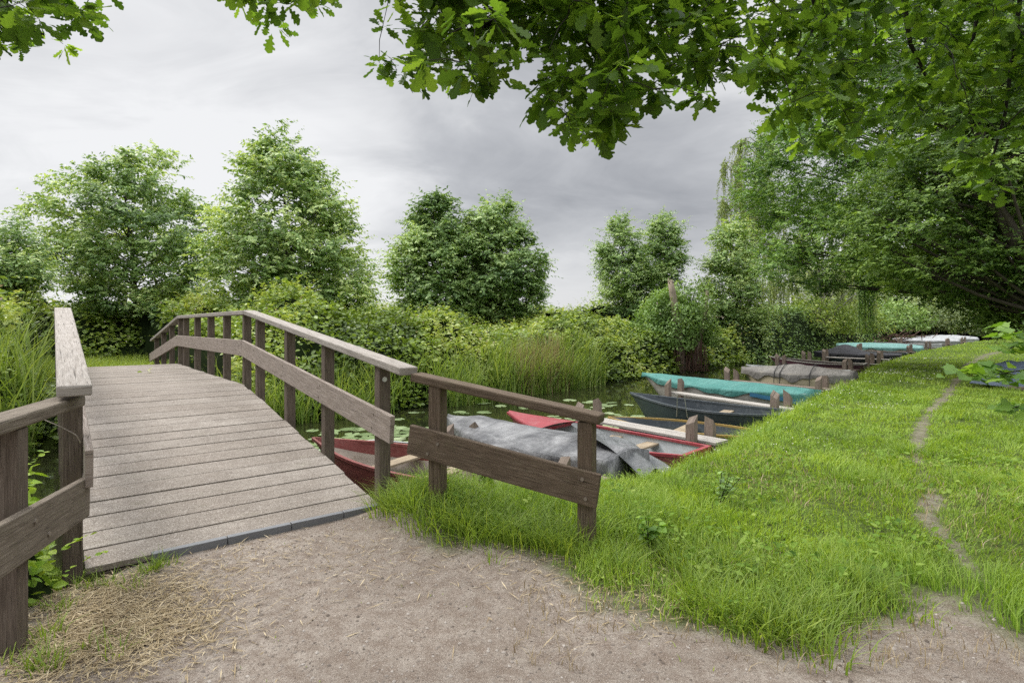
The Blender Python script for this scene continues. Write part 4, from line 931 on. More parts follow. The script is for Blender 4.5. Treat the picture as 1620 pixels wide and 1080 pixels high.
def shrub(label, c, rx, ry, h, mat, n, leaf, seed, name='shrub', lw=.55, cat='shrub', z0=0., tpl=T_DIAMOND, tilt=.6, stems=7, group=None):
    rg = np.random.default_rng(seed); t = thing(name, label, cat, (c[0], c[1], z0), 0, group)
    th = rg.uniform(0, 2*PI, n); ph = np.arccos(rg.uniform(-.25, 1, n)); r_ = rg.uniform(.45, 1, n)**.6
    lump = .50+1.0*fbm(np.cos(th)*1.5+seed, np.sin(th)*1.5+ph*2.0, seed, 4); r_ = r_*lump
    out = np.stack([np.cos(th)*np.sin(ph), np.sin(th)*np.sin(ph), np.cos(ph)], 1); P = out*r_[:, None]*np.array([rx, ry, h*.62])+np.array([0, 0, h*.38])
    P[:, 2] = np.maximum(P[:, 2], .05)
    D = norm(out*.4+rg.normal(0, .7, (n, 3))-[0, 0, .25]); N = norm(out*.6+[0, 0, .5]+rg.normal(0, tilt, (n, 3)))
    ls = leaf*rg.uniform(.6, 1.3, n); sh = np.clip(.5+(fbm(th*2, ph*3, seed+2, 3)-.5)*.9+rg.normal(0, .15, n)-.25*(1-r_/1.1), 0, 1)  # inner leaves get a darker colour, painting in the shade of the bush
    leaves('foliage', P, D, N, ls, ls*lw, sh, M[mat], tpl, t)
    b = MB()
    for k in range(stems):
        a = rg.uniform(0, 2*PI); e_ = Vector((math.cos(a)*rx*.6, math.sin(a)*ry*.6, h*rg.uniform(.6, .9)))
        b.tube([Vector((math.cos(a)*.1, math.sin(a)*.1, -.3)), Vector((e_.x*.3, e_.y*.3, e_.z*.5)), e_], [.035, .022, .008], 5)
    b.build('stem', M['bark'], t); return t
# dead stems wrapped in ivy
iv = at(1072, 590, 25); ivt = shrub('ivy-wrapped stump with two broken pale dead stems at the water edge', (iv.x, iv.y), 1.85, 1.35, 3.7, 'ivy', 18000, .125, 71, 'tree_stump', cat='tree stump', z0=-.3)
b = MB()
for pts, r_ in (([(1078, 590), (1075, 540), (1068, 490), (1064, 462), (1061, 446)], .165), ([(1094, 590), (1108, 530), (1117, 490), (1119, 464)], .085)):
    w_ = [Vector(at(x, y, 24.25))-Vector((iv.x, iv.y, -.3)) for x, y in pts]; b.tube(w_, list(np.linspace(r_*1.25, r_*.72, len(w_))), 9)
    for k_ in range(5): b.tube([w_[-1]+Vector((r_*.5*math.cos(k_*1.3), r_*.5*math.sin(k_*1.3), -.05)), w_[-1]+Vector((r_*.6*math.cos(k_*1.3), r_*.5*math.sin(k_*1.3), .05+.06*(k_ % 3)))], [r_*.35, r_*.08], 4)
b.build('dead_stem', M['dead_wood'], ivt, smooth=True)
b = MB(); rg = np.random.default_rng(5)
for k in range(60):
    a = Vector((rg.uniform(-.4, .9), rg.uniform(-1.2, -.7), rg.uniform(.5, 1.5))); b.tube([a, a+Vector((rg.normal(0, .1), -.05, -.5)), a+Vector((rg.normal(0, .15), 0, -a.z-.1))], .014, 4, cap=False)
b.build('dead_twigs', M['brush'], ivt)
# shrubs closing the view along the meadow end and behind the boats
for lab, px_, Y, w_, h_, mt, nn, lf, sd_ in [
    ('greyish willow shrub at the far end of the meadow, leftmost of the pair', 1475, 62, 5.2, 5.2, 'willow', 5200, .32, 101),
    ('greyish willow shrub at the far end of the meadow, rightmost of the pair', 1560, 60, 5.6, 5.8, 'willow', 5600, .32, 102),
    ('greyish willow shrub low behind the white covered boats', 1435, 66, 4.2, 3.6, 'willow', 4200, .32, 107),
    ('broad pale willow shrub closing the meadow end between taller ones', 1520, 66, 4.6, 3.4, 'willow', 4200, .32, 108),
    ('pale willow shrub beside the right picture edge beyond the meadow', 1610, 64, 4.4, 3.8, 'willow', 4200, .32, 109),
    ('dark green bush behind the far teal covered boat', 1408, 60, 3.6, 4.2, 'ivy', 3200, .30, 103),
    ('light green bush behind the black tent-shaped cover', 1340, 47, 3.2, 3.8, 'bramble', 3600, .24, 104),
    ('dark bush filling the right picture edge beyond the meadow', 1650, 44, 4.6, 4.6, 'oak_far', 4800, .26, 105),
    ('round bush between the birch strands beyond the water', 1285, 42, 3.0, 3.6, 'bramble', 3600, .22, 106)]:
    shrub(lab, ((px_-CX)/F*Y, Y), w_, w_*.7, h_, mt, nn, lf, sd_, 'willow_shrub' if mt == 'willow' else 'shrub')
def wood_h(X, Y): return 7+6*fbm(X*.06, Y*.06, 87, 3)
thicket('distant_wood', 'distant belt of trees closing the view beyond the meadow end', 'wood', dict(b=(45, 130, 72, 110), f=lambda x, y: (x > .50*y) & (x < 1.25*y), near=70), wood_h, 45000, .5, 'willow', 65, 'stuff', step=3, depth=11)
b = MB(); rg = np.random.default_rng(6); bc = at(1424, 545, 50)
for k in range(80):
    a = bc+Vector((rg.normal(0, 1.0), rg.normal(0, .6), rg.uniform(0, .9))); b.tube([a, a+Vector((rg.normal(0, .7), rg.normal(0, .4), rg.uniform(-.1, .7)))], .03, 4, cap=False)
tag(b.build('brushwood_pile', M['brush']), 'russet pile of dead brushwood behind the far pale teal cover', 'brushwood')
# reeds
def reedbed(name, label, cfun, n, h, w_, seed, mat='reed', bend=(.1, .45)):
    rg = np.random.default_rng(seed); P = cfun(rg, n); n = len(P); z = np.maximum(ground_z(P[:, 0], P[:, 1]), WATER-.15)
    hh = h*rg.uniform(.35, 1.1, n)*(.75+.5*fbm(P[:, 0]*1.1, P[:, 1]*1.1, seed, 2))
    o = blades(name, np.stack([P[:, 0], P[:, 1], z], 1), hh, w_*rg.uniform(.6, 1.3, n), rg.uniform(*bend, n), np.clip(rg.normal(.52, .28, n), 0, 1), M[mat], segs=4)
    tag(o, label, 'reeds', None, 'stuff'); return o
def sp_band(s0, s1, p0, p1, clump=.5):
    def f(rg, n):
        p = rg.uniform(p0, p1, n*3); s = sf(p)+rg.uniform(s0, s1, n*3)
        x = AX[0]*s+PX[0]*p; y = AX[1]*s+PX[1]*p; k = fbm(x*.9, y*.9, 13, 3) > clump-.06*rg.normal(0, 1, n*3)
        return np.stack([x[k][:n], y[k][:n]], 1)
    return f
reedbed('reeds', 'tall green reed bed at the water edge right of centre', sp_band(-.35, .9, 9.5, 14.6, .36), 2900, 1.6, .040, 201, bend=(.15, .8))
reedbed('dry_reeds', 'straw coloured dead stalks among the reeds right of centre', sp_band(-.3, .4, 10.2, 12.6, .45), 800, 1.9, .018, 202, 'dry_reed', (.0, .3))
reedbed('reeds', 'reeds seen between the bridge railing posts', sp_band(-.4, .6, 2.4, 9.0, .46), 1900, 1.35, .034, 203, bend=(.15, .8))
reedbed('reeds', 'bright tall reeds left of the bridge at the picture edge', sp_band(-.3, 2.6, -3.6, -.2, .32), 2100, 2.0, .034, 204, bend=(.15, .7))
# nettles and bushy growth left of the bridge
def left_h(X, Y):
    s, p = to_sp(X, Y); return np.where(p < -.15, (.75+.5*fbm(X*1.2, Y*1.2, 55, 3))*sstep(10.2, 12.0, s+.4*fbm(X, Y, 3))*sstep(-.05, -.6, p), 0)
thicket('waterside_bush', 'leafy nettles overhanging the dark water left of the bridge', 'bush', dict(b=(-14, -5.5, 5.5, 13), f=lambda x, y: (to_sp(x, y)[0] > 10.3) & (to_sp(x, y)[0] < 14.5) & (to_sp(x, y)[1] < -.15) & (to_sp(x, y)[1] > -6), near=9), left_h, 9000, .11, 'bramble', 66, 'stuff', step=.25, depth=.5, lw=.5)
def near_left_h(X, Y):
    s, p = to_sp(X, Y); return (.50+.4*fbm(X*3, Y*3, 57, 3))*sstep(.03, -.16, p)*sstep(3.95, 4.5, s)*sstep(6.3, 5.3, s)
thicket('nettle_patch', 'bright green nettles below the left fence board', 'nettles', dict(b=(-5.5, -2.2, 3.0, 5.2), f=lambda x, y: (to_sp(x, y)[0] > 4.0) & (to_sp(x, y)[0] < 6.2) & (to_sp(x, y)[1] < .02) & (to_sp(x, y)[1] > -2), near=9), near_left_h, 3400, .085, 'nettle', 67, 'stuff', step=.12, depth=.35, lw=.6, tpl=T_LEAF)
# ------------------------------------------------------------------ lily pads
def lilies(label, c, rs, rp, n, seed):
    rg = np.random.default_rng(seed); V, Fc, Sz, sh = [], [], [], []; o = 0; got = []
    for k in range(n*6):
        if len(got) >= n: break
        s = c[0]+rg.normal(0, rs*.5); p = c[1]+rg.normal(0, rp*.5); r_ = rg.uniform(.10, .19)
        if all((s-a)**2+(p-b_)**2 > (.62*(r_+q_))**2 for a, b_, q_ in got): got.append((s, p, r_))
    for i, (s, p, r_) in enumerate(got):
        a0 = rg.uniform(0, 2*PI); q_ = SP(s, p, WATER+.006+.0045*(i % 4)); m = 15; tl = rg.normal(0, .03, 2)
        ring = [(q_.x, q_.y, q_.z)]+[(q_.x+r_*math.cos(a0+.25+(2*PI-.5)*j/m), q_.y+r_*math.sin(a0+.25+(2*PI-.5)*j/m), q_.z+r_*(tl[0]*math.cos(a0+6*j/m)+tl[1]*math.sin(a0+6*j/m))+abs(rg.normal(0, .004))) for j in range(m+1)]
        V += ring; Fc += [x for j in range(m) for x in (o, o+1+j, o+2+j)]; Sz += [3]*m; o += len(ring); sh += [min(max(rg.normal(.5, .25), 0), 1)]*len(ring)
    tag(np_mesh('lily_pads', V, Fc, Sz, M['lily'], {'shade': sh}), label, 'lily pads', None, 'stuff')
lilies('floating lily pads between the bridge posts and the open red boat', (8.9, 3.9), 1.5, 1.2, 120, 1)
lilies('floating lily pads between pale jetty and open dark boat', (7.9, 8.45), .95, 1.0, 85, 2)
lilies('scattered lily pads in open water before the reed bed', (10.6, 5.6), 1.2, 3.0, 22, 3)
lilies('few lily pads drifting near the teal covered boat', (10.0, 10.5), 1.6, 2.0, 16, 4)
def lily_flower(label, s, p, sc=1):
    q_ = SP(s, p, WATER+.02); t = thing('water_lily', label, 'flower', q_, 0, 'white water lilies'); b = MB()
    for ring, (m, tilt, r_) in enumerate([(8, .45, .075), (7, .95, .06), (5, 1.25, .045)]):
        for k in range(m):
            a = 2*PI*k/m+ring*.4; d = Vector((math.cos(a)*math.cos(tilt), math.sin(a)*math.cos(tilt), math.sin(tilt))); sd_ = Vector((-math.sin(a), math.cos(a), 0))
            r2 = r_*sc; b.face([Vector((0, 0, 0)), d*r2*.5+sd_*r2*.25, d*r2, d*r2*.5-sd_*r2*.25])
    b.build('petals', M['petal'], t)
lily_flower('white water lily, left of two blooms between the bridge posts', 8.95, 3.35, 1.1); lily_flower('white water lily, right of two blooms between the bridge posts', 9.3, 3.75, 1.1)
lily_flower('white water lily, leftmost of three beside the dark boat', 7.0, 8.75); lily_flower('white water lily, middle of three beside the dark boat', 6.85, 8.95); lily_flower('white water lily, rightmost of three beside the dark boat', 6.1, 9.35)
# ------------------------------------------------------------------ grass
def grass_h(x, y):
    s, p = to_sp(x, y); d1 = sn(p)-s; pd_ = poly_sd(x, y, DIRT); q_ = fbm(x*.8, y*.8, 61, 3); q2 = fbm(x*2.6, y*2.6, 62, 2)
    h = .035+.07*q2+.06*sstep(.52, .7, q_)
    h = h+.15*sstep(1.1, .2, d1)*(.5+q2)*np.where(y < 40, 1, .4)
    h = h+.11*sstep(-1.5, -.25, pd_)*sstep(.42, .62, q_+.08)*(x > .4)*(y < 6)
    h = h+.17*np.exp(-((x-.05)**2/.7+(y-4.75)**2/.22))+.12*np.exp(-((x+.9)**2/.12+(y-4.85)**2/.14))
    h = h+.10*np.exp(-((x-1.2)**2/.5+(y-4.7)**2/.6))
    return h*(1-.75*np.clip(dirt_amount(x, y)*1.2, 0, 1))
def on_deck(x, y):
    s, p = to_sp(x, y); return (s > 4.46) & (s < 19.4) & (p > .06) & (p < 2.33)
rg = np.random.default_rng(300)
def make_grass(name, label, rings, mat, seed, h_mul=1, filt=None, wmul=1):
    rg = np.random.default_rng(seed); BB, HH, WW, SH, BE = [], [], [], [], []
    for (y0, y1, dens, wd) in rings:
        xl, xr = (-y1*1.05-.5, y1*1.12+2.2); area = (xr-xl)*(y1-y0); n = int(area*dens)
        x = rg.uniform(xl, xr, n); y = rg.uniform(y0, y1, n); s, p = to_sp(x, y); d1 = sn(p)-s
        ok = (d1 > -.12) & ~on_deck(x, y) & (x > -y*1.02-.9) & (x < y*1.1+2.0)
        x, y = x[ok], y[ok]
        da = dirt_amount(x, y); ok = rg.uniform(0, 1, len(x)) > np.clip(da*1.25-.05, 0, .993); 
        clump = fbm(x*7, y*7, 77, 2); ok &= rg.uniform(0, 1, len(x)) < .45+1.1*sstep(.3, .62, clump)
        if filt is not None: ok &= filt(x, y)
        x, y = x[ok], y[ok]; n = len(x)
        BB.append(np.stack([x, y, ground_z(x, y)-.01], 1)); HH.append(grass_h(x, y)*rg.uniform(.55, 1.35, n)*h_mul); WW.append(wd*rg.uniform(.6, 1.4, n)*wmul)
        tone = fbm(x*.9, y*.9, 78, 3); SH.append(np.clip(.44+(tone-.5)*1.0+rg.normal(0, .18, n)+.5*(rg.uniform(0, 1, n) < .05), 0, 1)); BE.append(np.clip(rg.normal(.62, .32, n), .05, 1.25))
    B = np.vstack(BB)
    az = 2*PI*2*fbm(B[:, 0]*2.5, B[:, 1]*2.5, 79, 2)+rg.normal(0, 1.0, len(B))
    o = blades(name, B, np.concatenate(HH), np.concatenate(WW), np.concatenate(BE), np.concatenate(SH), M[mat], segs=3, az=az)
    return tag(o, label, 'grass', None, 'stuff')
make_grass('meadow_grass', 'green grass of the meadow and canal bank', [(2.0, 4, 3000, .0062), (4, 6, 2700, .0075), (6, 9, 1600, .0105), (9, 14, 820, .015), (14, 24, 260, .018), (24, 42, 75, .034), (42, 68, 22, .07)], 'grass', 301)
# broad-leaved weeds and clover leaves low in the grass
def low_weeds(name, label, n, y0, y1, l0, l1, mat, seed, thr, up=.03):
    rg = np.random.default_rng(seed); y = y0+(y1-y0)*rg.uniform(0, 1, n)**1.3; x = rg.uniform(-1.2, 1, n)*y; s, p = to_sp(x, y)
    ok = (sn(p)-s > .05) & ~on_deck(x, y) & (x > -.9) & (fbm(x*1.4, y*1.4, seed, 3)+.12*(rg.uniform(0, 1, n)-.5) > thr) & (dirt_amount(x, y) < .45); x, y = x[ok], y[ok]; n = len(x)
    z = ground_z(x, y)+grass_h(x, y)*rg.uniform(.25, .85, n)+up*rg.uniform(0, 1, n); a = rg.uniform(0, 2*PI, n); D = np.stack([np.cos(a), np.sin(a), rg.normal(.05, .35, n)], 1); N = rg.normal(0, .4, (n, 3))+[0, 0, 1]
    L = rg.uniform(l0, l1, n)*np.clip(y/6, 1, 2.2); o = leaves(name, np.stack([x, y, z], 1), D, N, L, L*.62, np.clip(rg.normal(.5, .22, n), 0, 1), M[mat], T_LEAF if l1 > .05 else T_DIAMOND)
    return tag(o, label, 'weeds', None, 'stuff')
low_weeds('clover_leaves', 'small round clover leaves mixed low into the meadow grass', 30000, 3, 14, .014, .034, 'weed_leaf', 340, .50)
low_weeds('broad_weeds', 'broader weed leaves among the grass near the fence and bank', 8000, 2.8, 7, .03, .065, 'weed_leaf', 341, .55, .04)
rg = np.random.default_rng(350); n = 5000; y = rg.uniform(2.6, 7, n); x = rg.uniform(0, 1, n)*y; s, p = to_sp(x, y); ok = (sn(p)-s > .1) & (fbm(x*1.1, y*1.1, 351, 3) > .5); x, y = x[ok], y[ok]; n = len(x)
o = blades('dead_grass', np.stack([x, y, ground_z(x, y)], 1), rg.uniform(.04, .12, n), rg.uniform(.003, .006, n)*np.clip(y/4, 1, 2.4), rg.uniform(.4, 1.3, n), np.clip(rg.normal(.4, .25, n), 0, 1), M['straw'], segs=3); tag(o, 'dead straw coloured blades between the green meadow grass', 'grass', None, 'stuff')
# far foot of the bridge: rough sunny grass on the island path
def far_path(x, y):
    s, p = to_sp(x, y); return (np.abs(p-1.15) < 2.4) & (s > 19.2) & (s < 28)
rg = np.random.default_rng(303); n = 14000; p = rg.uniform(-1.8, 4.1, n); s = rg.uniform(18.6, 29, n); x = AX[0]*s+PX[0]*p; y = AX[1]*s+PX[1]*p
o = blades('path_grass', np.stack([x, y, ground_z(x, y)], 1), rg.uniform(.12, .50, n), rg.uniform(.014, .035, n), rg.uniform(.1, .9, n), np.clip(rg.normal(.80, .2, n), 0, 1), M['grass_long'], segs=3); tag(o, 'sunny rough grass on the path at the far foot of the bridge', 'grass', None, 'stuff')
# long tufts along the trodden edge
rg = np.random.default_rng(304)
def tufts(name, label, centres, per, h, seed, mat='grass_long', spread=.07, w_=.006):
    rg = np.random.default_rng(seed); c = np.repeat(np.array(centres), per, 0); n = len(c); P = c+rg.normal(0, spread, (n, 2)); az = np.arctan2(P[:, 1]-c[:, 1], P[:, 0]-c[:, 0])+rg.normal(0, .6, n)
    o = blades(name, np.stack([P[:, 0], P[:, 1], ground_z(P[:, 0], P[:, 1])-.01], 1), h*rg.uniform(.5, 1.25, n), w_*rg.uniform(.6, 1.4, n), np.clip(rg.normal(.75, .32, n), .05, 1.35), np.clip(rg.normal(.5, .2, n), 0, 1), M[mat], segs=4, az=az)
    return tag(o, label, 'grass', None, 'stuff')
ctr = []
for x, y, k in [(625, 790, 5), (655, 790, 5), (700, 800, 5), (740, 805, 6), (790, 815, 6), (840, 822, 6), (880, 835, 5), (910, 850, 4), (950, 880, 4), (990, 900, 4), (960, 830, 5), (1010, 850, 5), (1050, 880, 4), (1090, 930, 5), (1130, 960, 6), (1180, 985, 6), (1230, 1000, 6), (1270, 1005, 6), (1300, 975, 6), (1250, 950, 6), (1330, 930, 5), (1200, 930, 5), (1380, 940, 4), (1150, 900, 5), (1070, 840, 4)]:
    g_ = gr(x, y)
    for _ in range(k): ctr.append((g_.x+rg.normal(0, .07), g_.y+rg.normal(0, .10)))
tufts('grass_tufts', 'long grass tufts along the edge of the trodden gravel', ctr, 38, .20, 305, w_=.0085)
ctr2 = []; line_ = [(-1.02, 4.86), (-.64, 4.42), (-.1, 4.20), (.45, 3.95)]
for _ in range(74):
    k = rg.integers(0, 3); f = rg.uniform(); ctr2.append((line_[k][0]*(1-f)+line_[k+1][0]*f+rg.normal(0, .05), line_[k][1]*(1-f)+line_[k+1][1]*f+rg.normal(.02, .12)))
tufts('grass_tufts', 'tall grass tufts hiding the feet of the dark right fence', ctr2, 34, .27, 309, w_=.008)
ctr = []
for x, y, k in [(240, 900, 3), (260, 890, 2), (125, 915, 2), (160, 925, 2), (205, 930, 2), (95, 960, 2), (60, 1010, 3), (30, 1050, 3), (80, 1060, 3), (130, 1030, 1), (180, 1040, 1), (215, 905, 1), (780, 890, 1)]:
    g_ = gr(x, y)
    for _ in range(k): ctr.append((g_.x+rg.normal(0, .03), g_.y+rg.normal(0, .03)))
tufts('grass_tufts', 'thin green grass sprouts in the straw at the bridge left foot', ctr, 20, .13, 306, spread=.035, w_=.006)
# straw
rg = np.random.default_rng(310)
def strewn(name, label, spots, seed, mat='straw', lmax=.19):
    rg = np.random.default_rng(seed); P, L = [], []
    for x, y, sx, sy, n in spots:
        px_ = rg.normal(x, sx, n); py_ = np.maximum(rg.normal(y, sy, n), 780); Yd = H*F/(py_-YH); P.append(np.stack([(px_-CX)/F*Yd, Yd], 1))
    P = np.vstack(P); ok = ~on_deck(P[:, 0], P[:, 1]); P = P[ok]; n = len(P); a = rg.uniform(0, 2*PI, n); L = rg.uniform(.02, lmax, n)*rg.uniform(.3, 1, n)
    z = ground_z(P[:, 0], P[:, 1])+rg.uniform(.003, .02, n)
    D = np.stack([np.cos(a), np.sin(a), rg.normal(0, .10, n)], 1); N = rg.normal(0, .3, (n, 3))+[0, 0, 1]
    o = leaves(name, np.stack([P[:, 0], P[:, 1], z], 1), D, N, L, rg.uniform(.003, .0075, n), np.clip(rg.normal(.5, .25, n), 0, 1), M[mat], T_DIAMOND)
    return tag(o, label, 'straw', None, 'stuff')
strewn('straw', 'dry straw strewn over the ground at the left foot of the bridge', [(215, 985, 75, 35, 3000), (150, 960, 60, 30, 1700), (90, 1030, 70, 30, 1900), (300, 960, 60, 40, 350), (240, 925, 60, 14, 700), (330, 885, 90, 18, 220)], 311)
strewn('straw', 'thin scatter of straw on the gravel before the right fence', [(570, 895, 60, 25, 130), (480, 860, 90, 14, 120), (660, 860, 90, 22, 90), (860, 880, 80, 25, 260), (980, 930, 60, 30, 260), (1060, 960, 60, 25, 160), (800, 960, 260, 50, 60), (640, 812, 40, 12, 200)], 312)
# pebbles and crumbs
rg = np.random.default_rng(320); n = 26000; y = rg.uniform(1.9, 5.2, n); x = rg.uniform(-3, 5, n); ok = (dirt_amount(x, y) > .45) & ~on_deck(x, y) & (np.abs(x) < y*.95+.1); x, y = x[ok], y[ok]; n = len(x)
r_ = .002+.0095*rg.uniform(0, 1, n)**4; T = np.array([[1, 0, 0], [0, 1, 0], [-1, 0, 0], [0, -1, 0], [0, 0, .8], [.1, .1, -.6]]); fs = np.array([[0, 1, 4], [1, 2, 4], [2, 3, 4], [3, 0, 4]])
Tj = T[None]*r_[:, None, None]*rg.uniform(.6, 1.4, (n, 6, 3)); a = rg.uniform(0, 2*PI, n); ca, sa = np.cos(a)[:, None], np.sin(a)[:, None]
V = np.stack([Tj[..., 0]*ca-Tj[..., 1]*sa+x[:, None], Tj[..., 0]*sa+Tj[..., 1]*ca+y[:, None], Tj[..., 2]+(ground_z(x, y)+.001)[:, None]], -1).reshape(-1, 3)
fl = ((np.arange(n)*6)[:, None, None]+fs[None]).ravel()
tag(np_mesh('pebbles', V, fl, np.full(n*4, 3), M['pebble'], {'shade': np.repeat(np.clip(rg.normal(.42, .28, n), 0, 1), 6)}), 'fine pebbles and crumbs on the trodden gravel', 'pebbles', None, 'stuff')
# clover flowers in the meadow
rg = np.random.default_rng(330); n = 16000; y = rg.uniform(4.5, 26, n); x = rg.uniform(0, 22, n); s, p = to_sp(x, y); ok = (sn(p)-s > .5) & (fbm(x*.55, y*.55, 90, 3) > .5) & (dirt_amount(x, y) < .2) & (x < y*.95) & (y > 6.3) & (line_d(x, y, TRAIL) > .5) & (x < np.interp(y, [4, 8, 14, 26], [2.5, 5.6, 10.5, 20]))
x, y = x[ok][:3200], y[ok][:3200]; n = len(x); z = ground_z(x, y)+grass_h(x, y)*rg.uniform(.75, 1.05, n)
o = leaves('clover_flowers', np.stack([x, y, z], 1), rg.normal(0, 1, (n, 3))*[1, 1, .2], rg.normal(0, .3, (n, 3))+[0, 0, 1], np.clip(y/9, .7, 2)*rg.uniform(.012, .026, n), np.clip(y/9, .7, 2)*rg.uniform(.012, .022, n), np.full(n, .5), M['clover'], T_DIAMOND)
tag(o, 'small white clover flowers dotted over the meadow', 'clover', None, 'stuff')
# the dark little weed standing in the meadow
def weed(label, c, h, n, leaf, seed, mat='ivy', name='weed'):
    rg = np.random.default_rng(seed); gz_ = float(ground_z(np.array(c[0]), np.array(c[1]))); t = thing(name, label, 'plant', (c[0], c[1], gz_)); b = MB(); P, D, N = [], [], []
    for k in range(4):
        tip = Vector((rg.normal(0, .07), rg.normal(0, .07), h*rg.uniform(.6, 1))); b.tube([Vector((0, 0, -.03)), tip*.5+Vector((rg.normal(0, .01), 0, 0)), tip], [.005, .004, .002], 5)
        for j in range(n//4):
            f = rg.uniform(.25, 1); a = rg.uniform(0, 2*PI); P.append(tip*f); D.append((math.cos(a), math.sin(a), rg.normal(.1, .3))); N.append((rg.normal(0, .3), rg.normal(0, .3), 1))
    b.build('stem', M['twig'], t); L = leaf*rg.uniform(.6, 1.2, len(P)); leaves('foliage', np.array(P), np.array(D), np.array(N), L, L*.75, np.clip(rg.normal(.3, .2, len(P)), 0, 1), M[mat], T_LEAF, t)
g_ = gr(1136, 795); weed('small dark-leaved weed standing alone in the bright meadow', (g_.x, g_.y), .33, 44, .06, 3)
for k, (x, y, h, lab) in enumerate([(1025, 870, .3, 'leafy weed in the grass just right of the dark fence'), (1210, 640, .5, 'tall pale weed by the teal boat jetty posts'), (1255, 625, .55, 'tall pale weed between the teal boat and the stone grey cover'), (770, 790, .28, 'nettle sprig in the grass under the dark fence board')]):
    g_ = gr(x, y); weed(lab, (g_.x, g_.y), h, 60, .075 if y > 700 else .11, 20+k, 'nettle')
# ------------------------------------------------------------------ overhanging oak of the foreground
rg = np.random.default_rng(400)
fo = thing('oak_tree', 'overhanging foreground oak boughs with lobed leaves across the top of the picture', 'tree', (4.1, .7, 0))
LOW = [(-120, 130), (-60, 120), (0, 88), (25, 74), (60, 76), (110, 78), (150, 40), (176, 22), (188, -60), (335, -60), (348, 2), (390, 14), (440, 52), (452, 14), (500, 14), (522, 2), (532, -60), (590, -60), (602, 20), (640, 60), (660, 120), (700, 140), (745, 152), (778, 146), (800, 95), (828, 110), (850, 178), (900, 225), (942, 244), (985, 216), (1012, 178), (1035, 180), (1062, 138), (1092, 165), (1125, 170), (1142, 122), (1180, 128), (1212, 195), (1255, 245), (1310, 250), (1360, 240), (1410, 262), (1450, 225), (1490, 230), (1530, 300), (1570, 290), (1610, 225), (1760, 250), (1900, 200)]
def Yd(x): return np.interp(x, [0, 400, 700, 1000, 1250, 1500, 1800], [3.3, 3.4, 3.0, 2.9, 3.6, 4.0, 3.6])
cl = []
tries = 0
while len(cl) < 1500 and tries < 60000:
    tries += 1
    x = rg.uniform(-120, 1850); y = rg.uniform(-230, 320); lo = np.interp(x, [a for a, _ in LOW], [c for _, c in LOW])-16
    dens = np.interp(x, [-100, 500, 600, 900, 1150, 1250, 1800], [.55, .55, .8, .9, .75, .6, .6])
    if y > lo or rg.uniform() > dens: continue
    if x < 580 and y < -110: continue
    cl.append((x, y))
for sx, sy in [(600, 100), (618, 95), (628, 112), (640, 105), (655, 110), (606, 40), (1545, 300), (1570, 285), (1590, 295), (1520, 240), (15, 20), (60, 30), (130, 20), (155, 22), (100, 70), (30, 70), (425, 30), (436, 42), (400, 5), (500, 5)]: cl.append((sx, sy))
cl = np.array(cl); n = len(cl); Y_ = Yd(cl[:, 0])+rg.normal(0, .28, n); Y_ = np.maximum(Y_, 2.2)
cw = np.stack([(cl[:, 0]-CX)/F*Y_, Y_, H-(cl[:, 1]-YH)/F*Y_], 1)
per = 8; Q = np.repeat(np.arange(n), per); q = len(Q); a = rg.uniform(0, 2*PI, q); el = rg.normal(-.35, .45, q)
tilt = rg.normal(0, .25, (n, 2)); D = np.stack([np.cos(a)*np.cos(el), np.sin(a)*np.cos(el), np.sin(el)], 1); N = norm(np.stack([tilt[Q, 0]+rg.normal(0, .55, q), tilt[Q, 1]-.25+rg.normal(0, .55, q), np.ones(q)], 1))
L = rg.uniform(.07, .128, q); pos = cw[Q]+D*rg.uniform(.0, .05, q)[:, None]+rg.normal(0, .012, (q, 3)); csh = rg.normal(0, .16, n)
sh = np.clip(.42+csh[Q]+rg.normal(0, .16, q)+.30*(rg.uniform(0, 1, q) < .08), 0, 1)
loc = np.array(fo.location); leaves('crown', pos-loc, D, N, L, L*.70, sh, M['oak_near'], T_OAK, fo)
b = MB(); LV = Vector(loc)
limbs = [[(4.1, .7, -.3), (4.1, .75, 1.5), (4.0, .9, 3.2), (3.8, 1.3, 4.6), (3.6, 1.8, 6.0)],
         [(3.95, 1.0, 3.6), (3.2, 2.2, 4.3), (2.0, 3.0, 4.45), (.8, 3.2, 4.25), (-.6, 3.3, 4.15), (-2.0, 3.5, 4.0), (-3.3, 3.5, 3.9)],
         [(3.9, 1.1, 4.0), (3.6, 2.6, 4.7), (3.0, 3.8, 4.8), (2.2, 4.4, 4.75)],
         [(3.7, 1.5, 4.8), (4.0, 3.2, 5.3), (4.0, 4.4, 5.2)]]
rad = [[.30, .25, .23, .18, .10], [.13, .10, .075, .055, .04, .03, .015], [.10, .07, .045, .02], [.10, .06, .03]]
for lb, r_ in zip(limbs, rad): b.tube([Vector(p)-LV for p in lb], r_, 10)
LP = []
for lb in limbs[1:]:
    for p0, p1 in zip(lb[:-1], lb[1:]):
        for f in np.linspace(0, 1, 8): LP.append(Vector(p0).lerp(Vector(p1), f))
LPa = np.array([tuple(v) for v in LP])
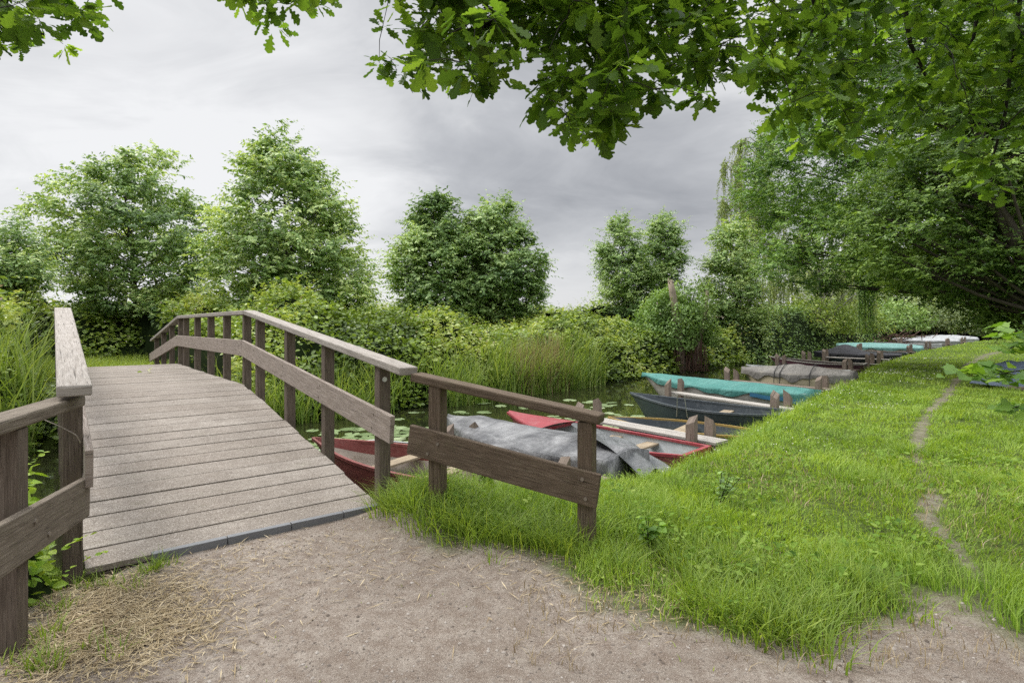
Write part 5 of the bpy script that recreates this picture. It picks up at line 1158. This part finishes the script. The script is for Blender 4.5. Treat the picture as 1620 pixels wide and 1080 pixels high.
# boughs: a few thick drooping ones, twigs join the nearest bough point
boughs = [[(840, -120), (855, 10), (920, 50), (955, 100), (965, 150), (978, 195)], [(860, 0), (800, 30), (740, 50), (700, 75), (640, 100)], [(1425, -100), (1432, 20), (1440, 70), (1462, 115), (1482, 160)], [(1560, -60), (1540, 60), (1500, 120)], [(1180, -100), (1130, 40), (1100, 110), (1110, 160)], [(1280, -80), (1290, 40), (1250, 110)], [(700, -120), (690, 0), (670, 60)], [(20, -90), (6, 20), (30, 45), (70, 55)], [(420, -90), (415, -10), (432, 30)], [(1620, -50), (1590, 180), (1565, 270)]]
BP = []
for bo in boughs:
    p = [at(x, y, float(Yd(x))+.05*k) for k, (x, y) in enumerate(bo)]
    p0 = p[0]; i = np.argmin(np.linalg.norm(LPa-np.array(p0), axis=1)); p = [LP[i]]+p
    r0 = .013+.003*len(bo)/2; b.tube([v-LV for v in p], [r0*(1.2-.85*k/(len(p)-1)) for k in range(len(p))], 7, cap=False)
    for u0, u1 in zip(p[:-1], p[1:]):
        for f in np.linspace(0, 1, 6): BP.append(tuple(u0.lerp(u1, f)))
allp = np.vstack([LPa, np.array(BP)])
order = np.argsort(-cw[:, 2]); pool = list(map(tuple, allp))
pa = np.array(pool)
for k in order:
    c = cw[k]; dd = np.linalg.norm(pa-c, axis=1)+.35*np.maximum(c[2]-pa[:, 2], 0); i = int(np.argmin(dd)); a0 = Vector(pa[i]); c_ = Vector(c)
    ln_ = (c_-a0).length; mid = a0.lerp(c_, .5)+Vector((rg.normal(0, .05), rg.normal(0, .05), .10))*ln_
    b.tube([a0-LV, mid-LV, c_-LV], [.0022+.004*min(ln_, .6), .0022+.002*min(ln_, .6), .0016], 4, cap=False)
    pa = np.vstack([pa, np.array([tuple(mid), tuple(c)])])
b.build('trunk', M['twig'], fo, smooth=True)
# low leafy branch reaching in from the right
rg = np.random.default_rng(410); ms = thing('maple_sapling', 'low leafy sapling branch reaching in from the right picture edge', 'sapling', (5.6, 4.6, 0)); loc = np.array(ms.location); b = MB(); LV = Vector(loc)
b.tube([Vector((5.6, 4.6, -.1))-LV, Vector((5.5, 4.6, 1.2))-LV, Vector((5.4, 4.7, 2.6))-LV], [.035, .028, .012], 7)
P, D, N, L = [], [], [], []
for pts in [[(1790, 560), (1700, 575), (1620, 585), (1560, 595), (1508, 585)], [(1700, 575), (1640, 600), (1590, 590), (1550, 575)], [(1790, 500), (1680, 520), (1610, 525), (1575, 520)], [(1760, 660), (1690, 640), (1620, 640), (1590, 648)], [(1740, 480), (1660, 500), (1610, 545), (1590, 555)]]:
    w_ = [at(x, y, 4.9-.1*i) for i, (x, y) in enumerate(pts)]; b.tube([Vector((5.5, 4.62, w_[0].z-.3))-LV]+[v-LV for v in w_], [.012]+[.008-.0014*i for i in range(len(w_))], 5, cap=False)
    for u0, u1 in zip(w_[:-1], w_[1:]):
        for f in np.linspace(0, 1, 8):
            c = u0.lerp(u1, f)
            for _ in range(2):
                P.append(tuple(c+Vector((rg.normal(0, .04), rg.normal(0, .08), rg.normal(0, .03))))); a_ = rg.uniform(0, 2*PI); D.append((math.cos(a_)-.4, math.sin(a_), -.35)); N.append((rg.normal(0, .4), rg.normal(-.3, .4), 1)); L.append(rg.uniform(.06, .13))
L = np.array(L); leaves('foliage', np.array(P)-loc, np.array(D), np.array(N), L, L*.95, np.clip(rg.normal(.5, .22, len(P)), 0, 1), M['maple'], T_LOBED, ms)
b.build('stem', M['twig'], ms, smooth=True)
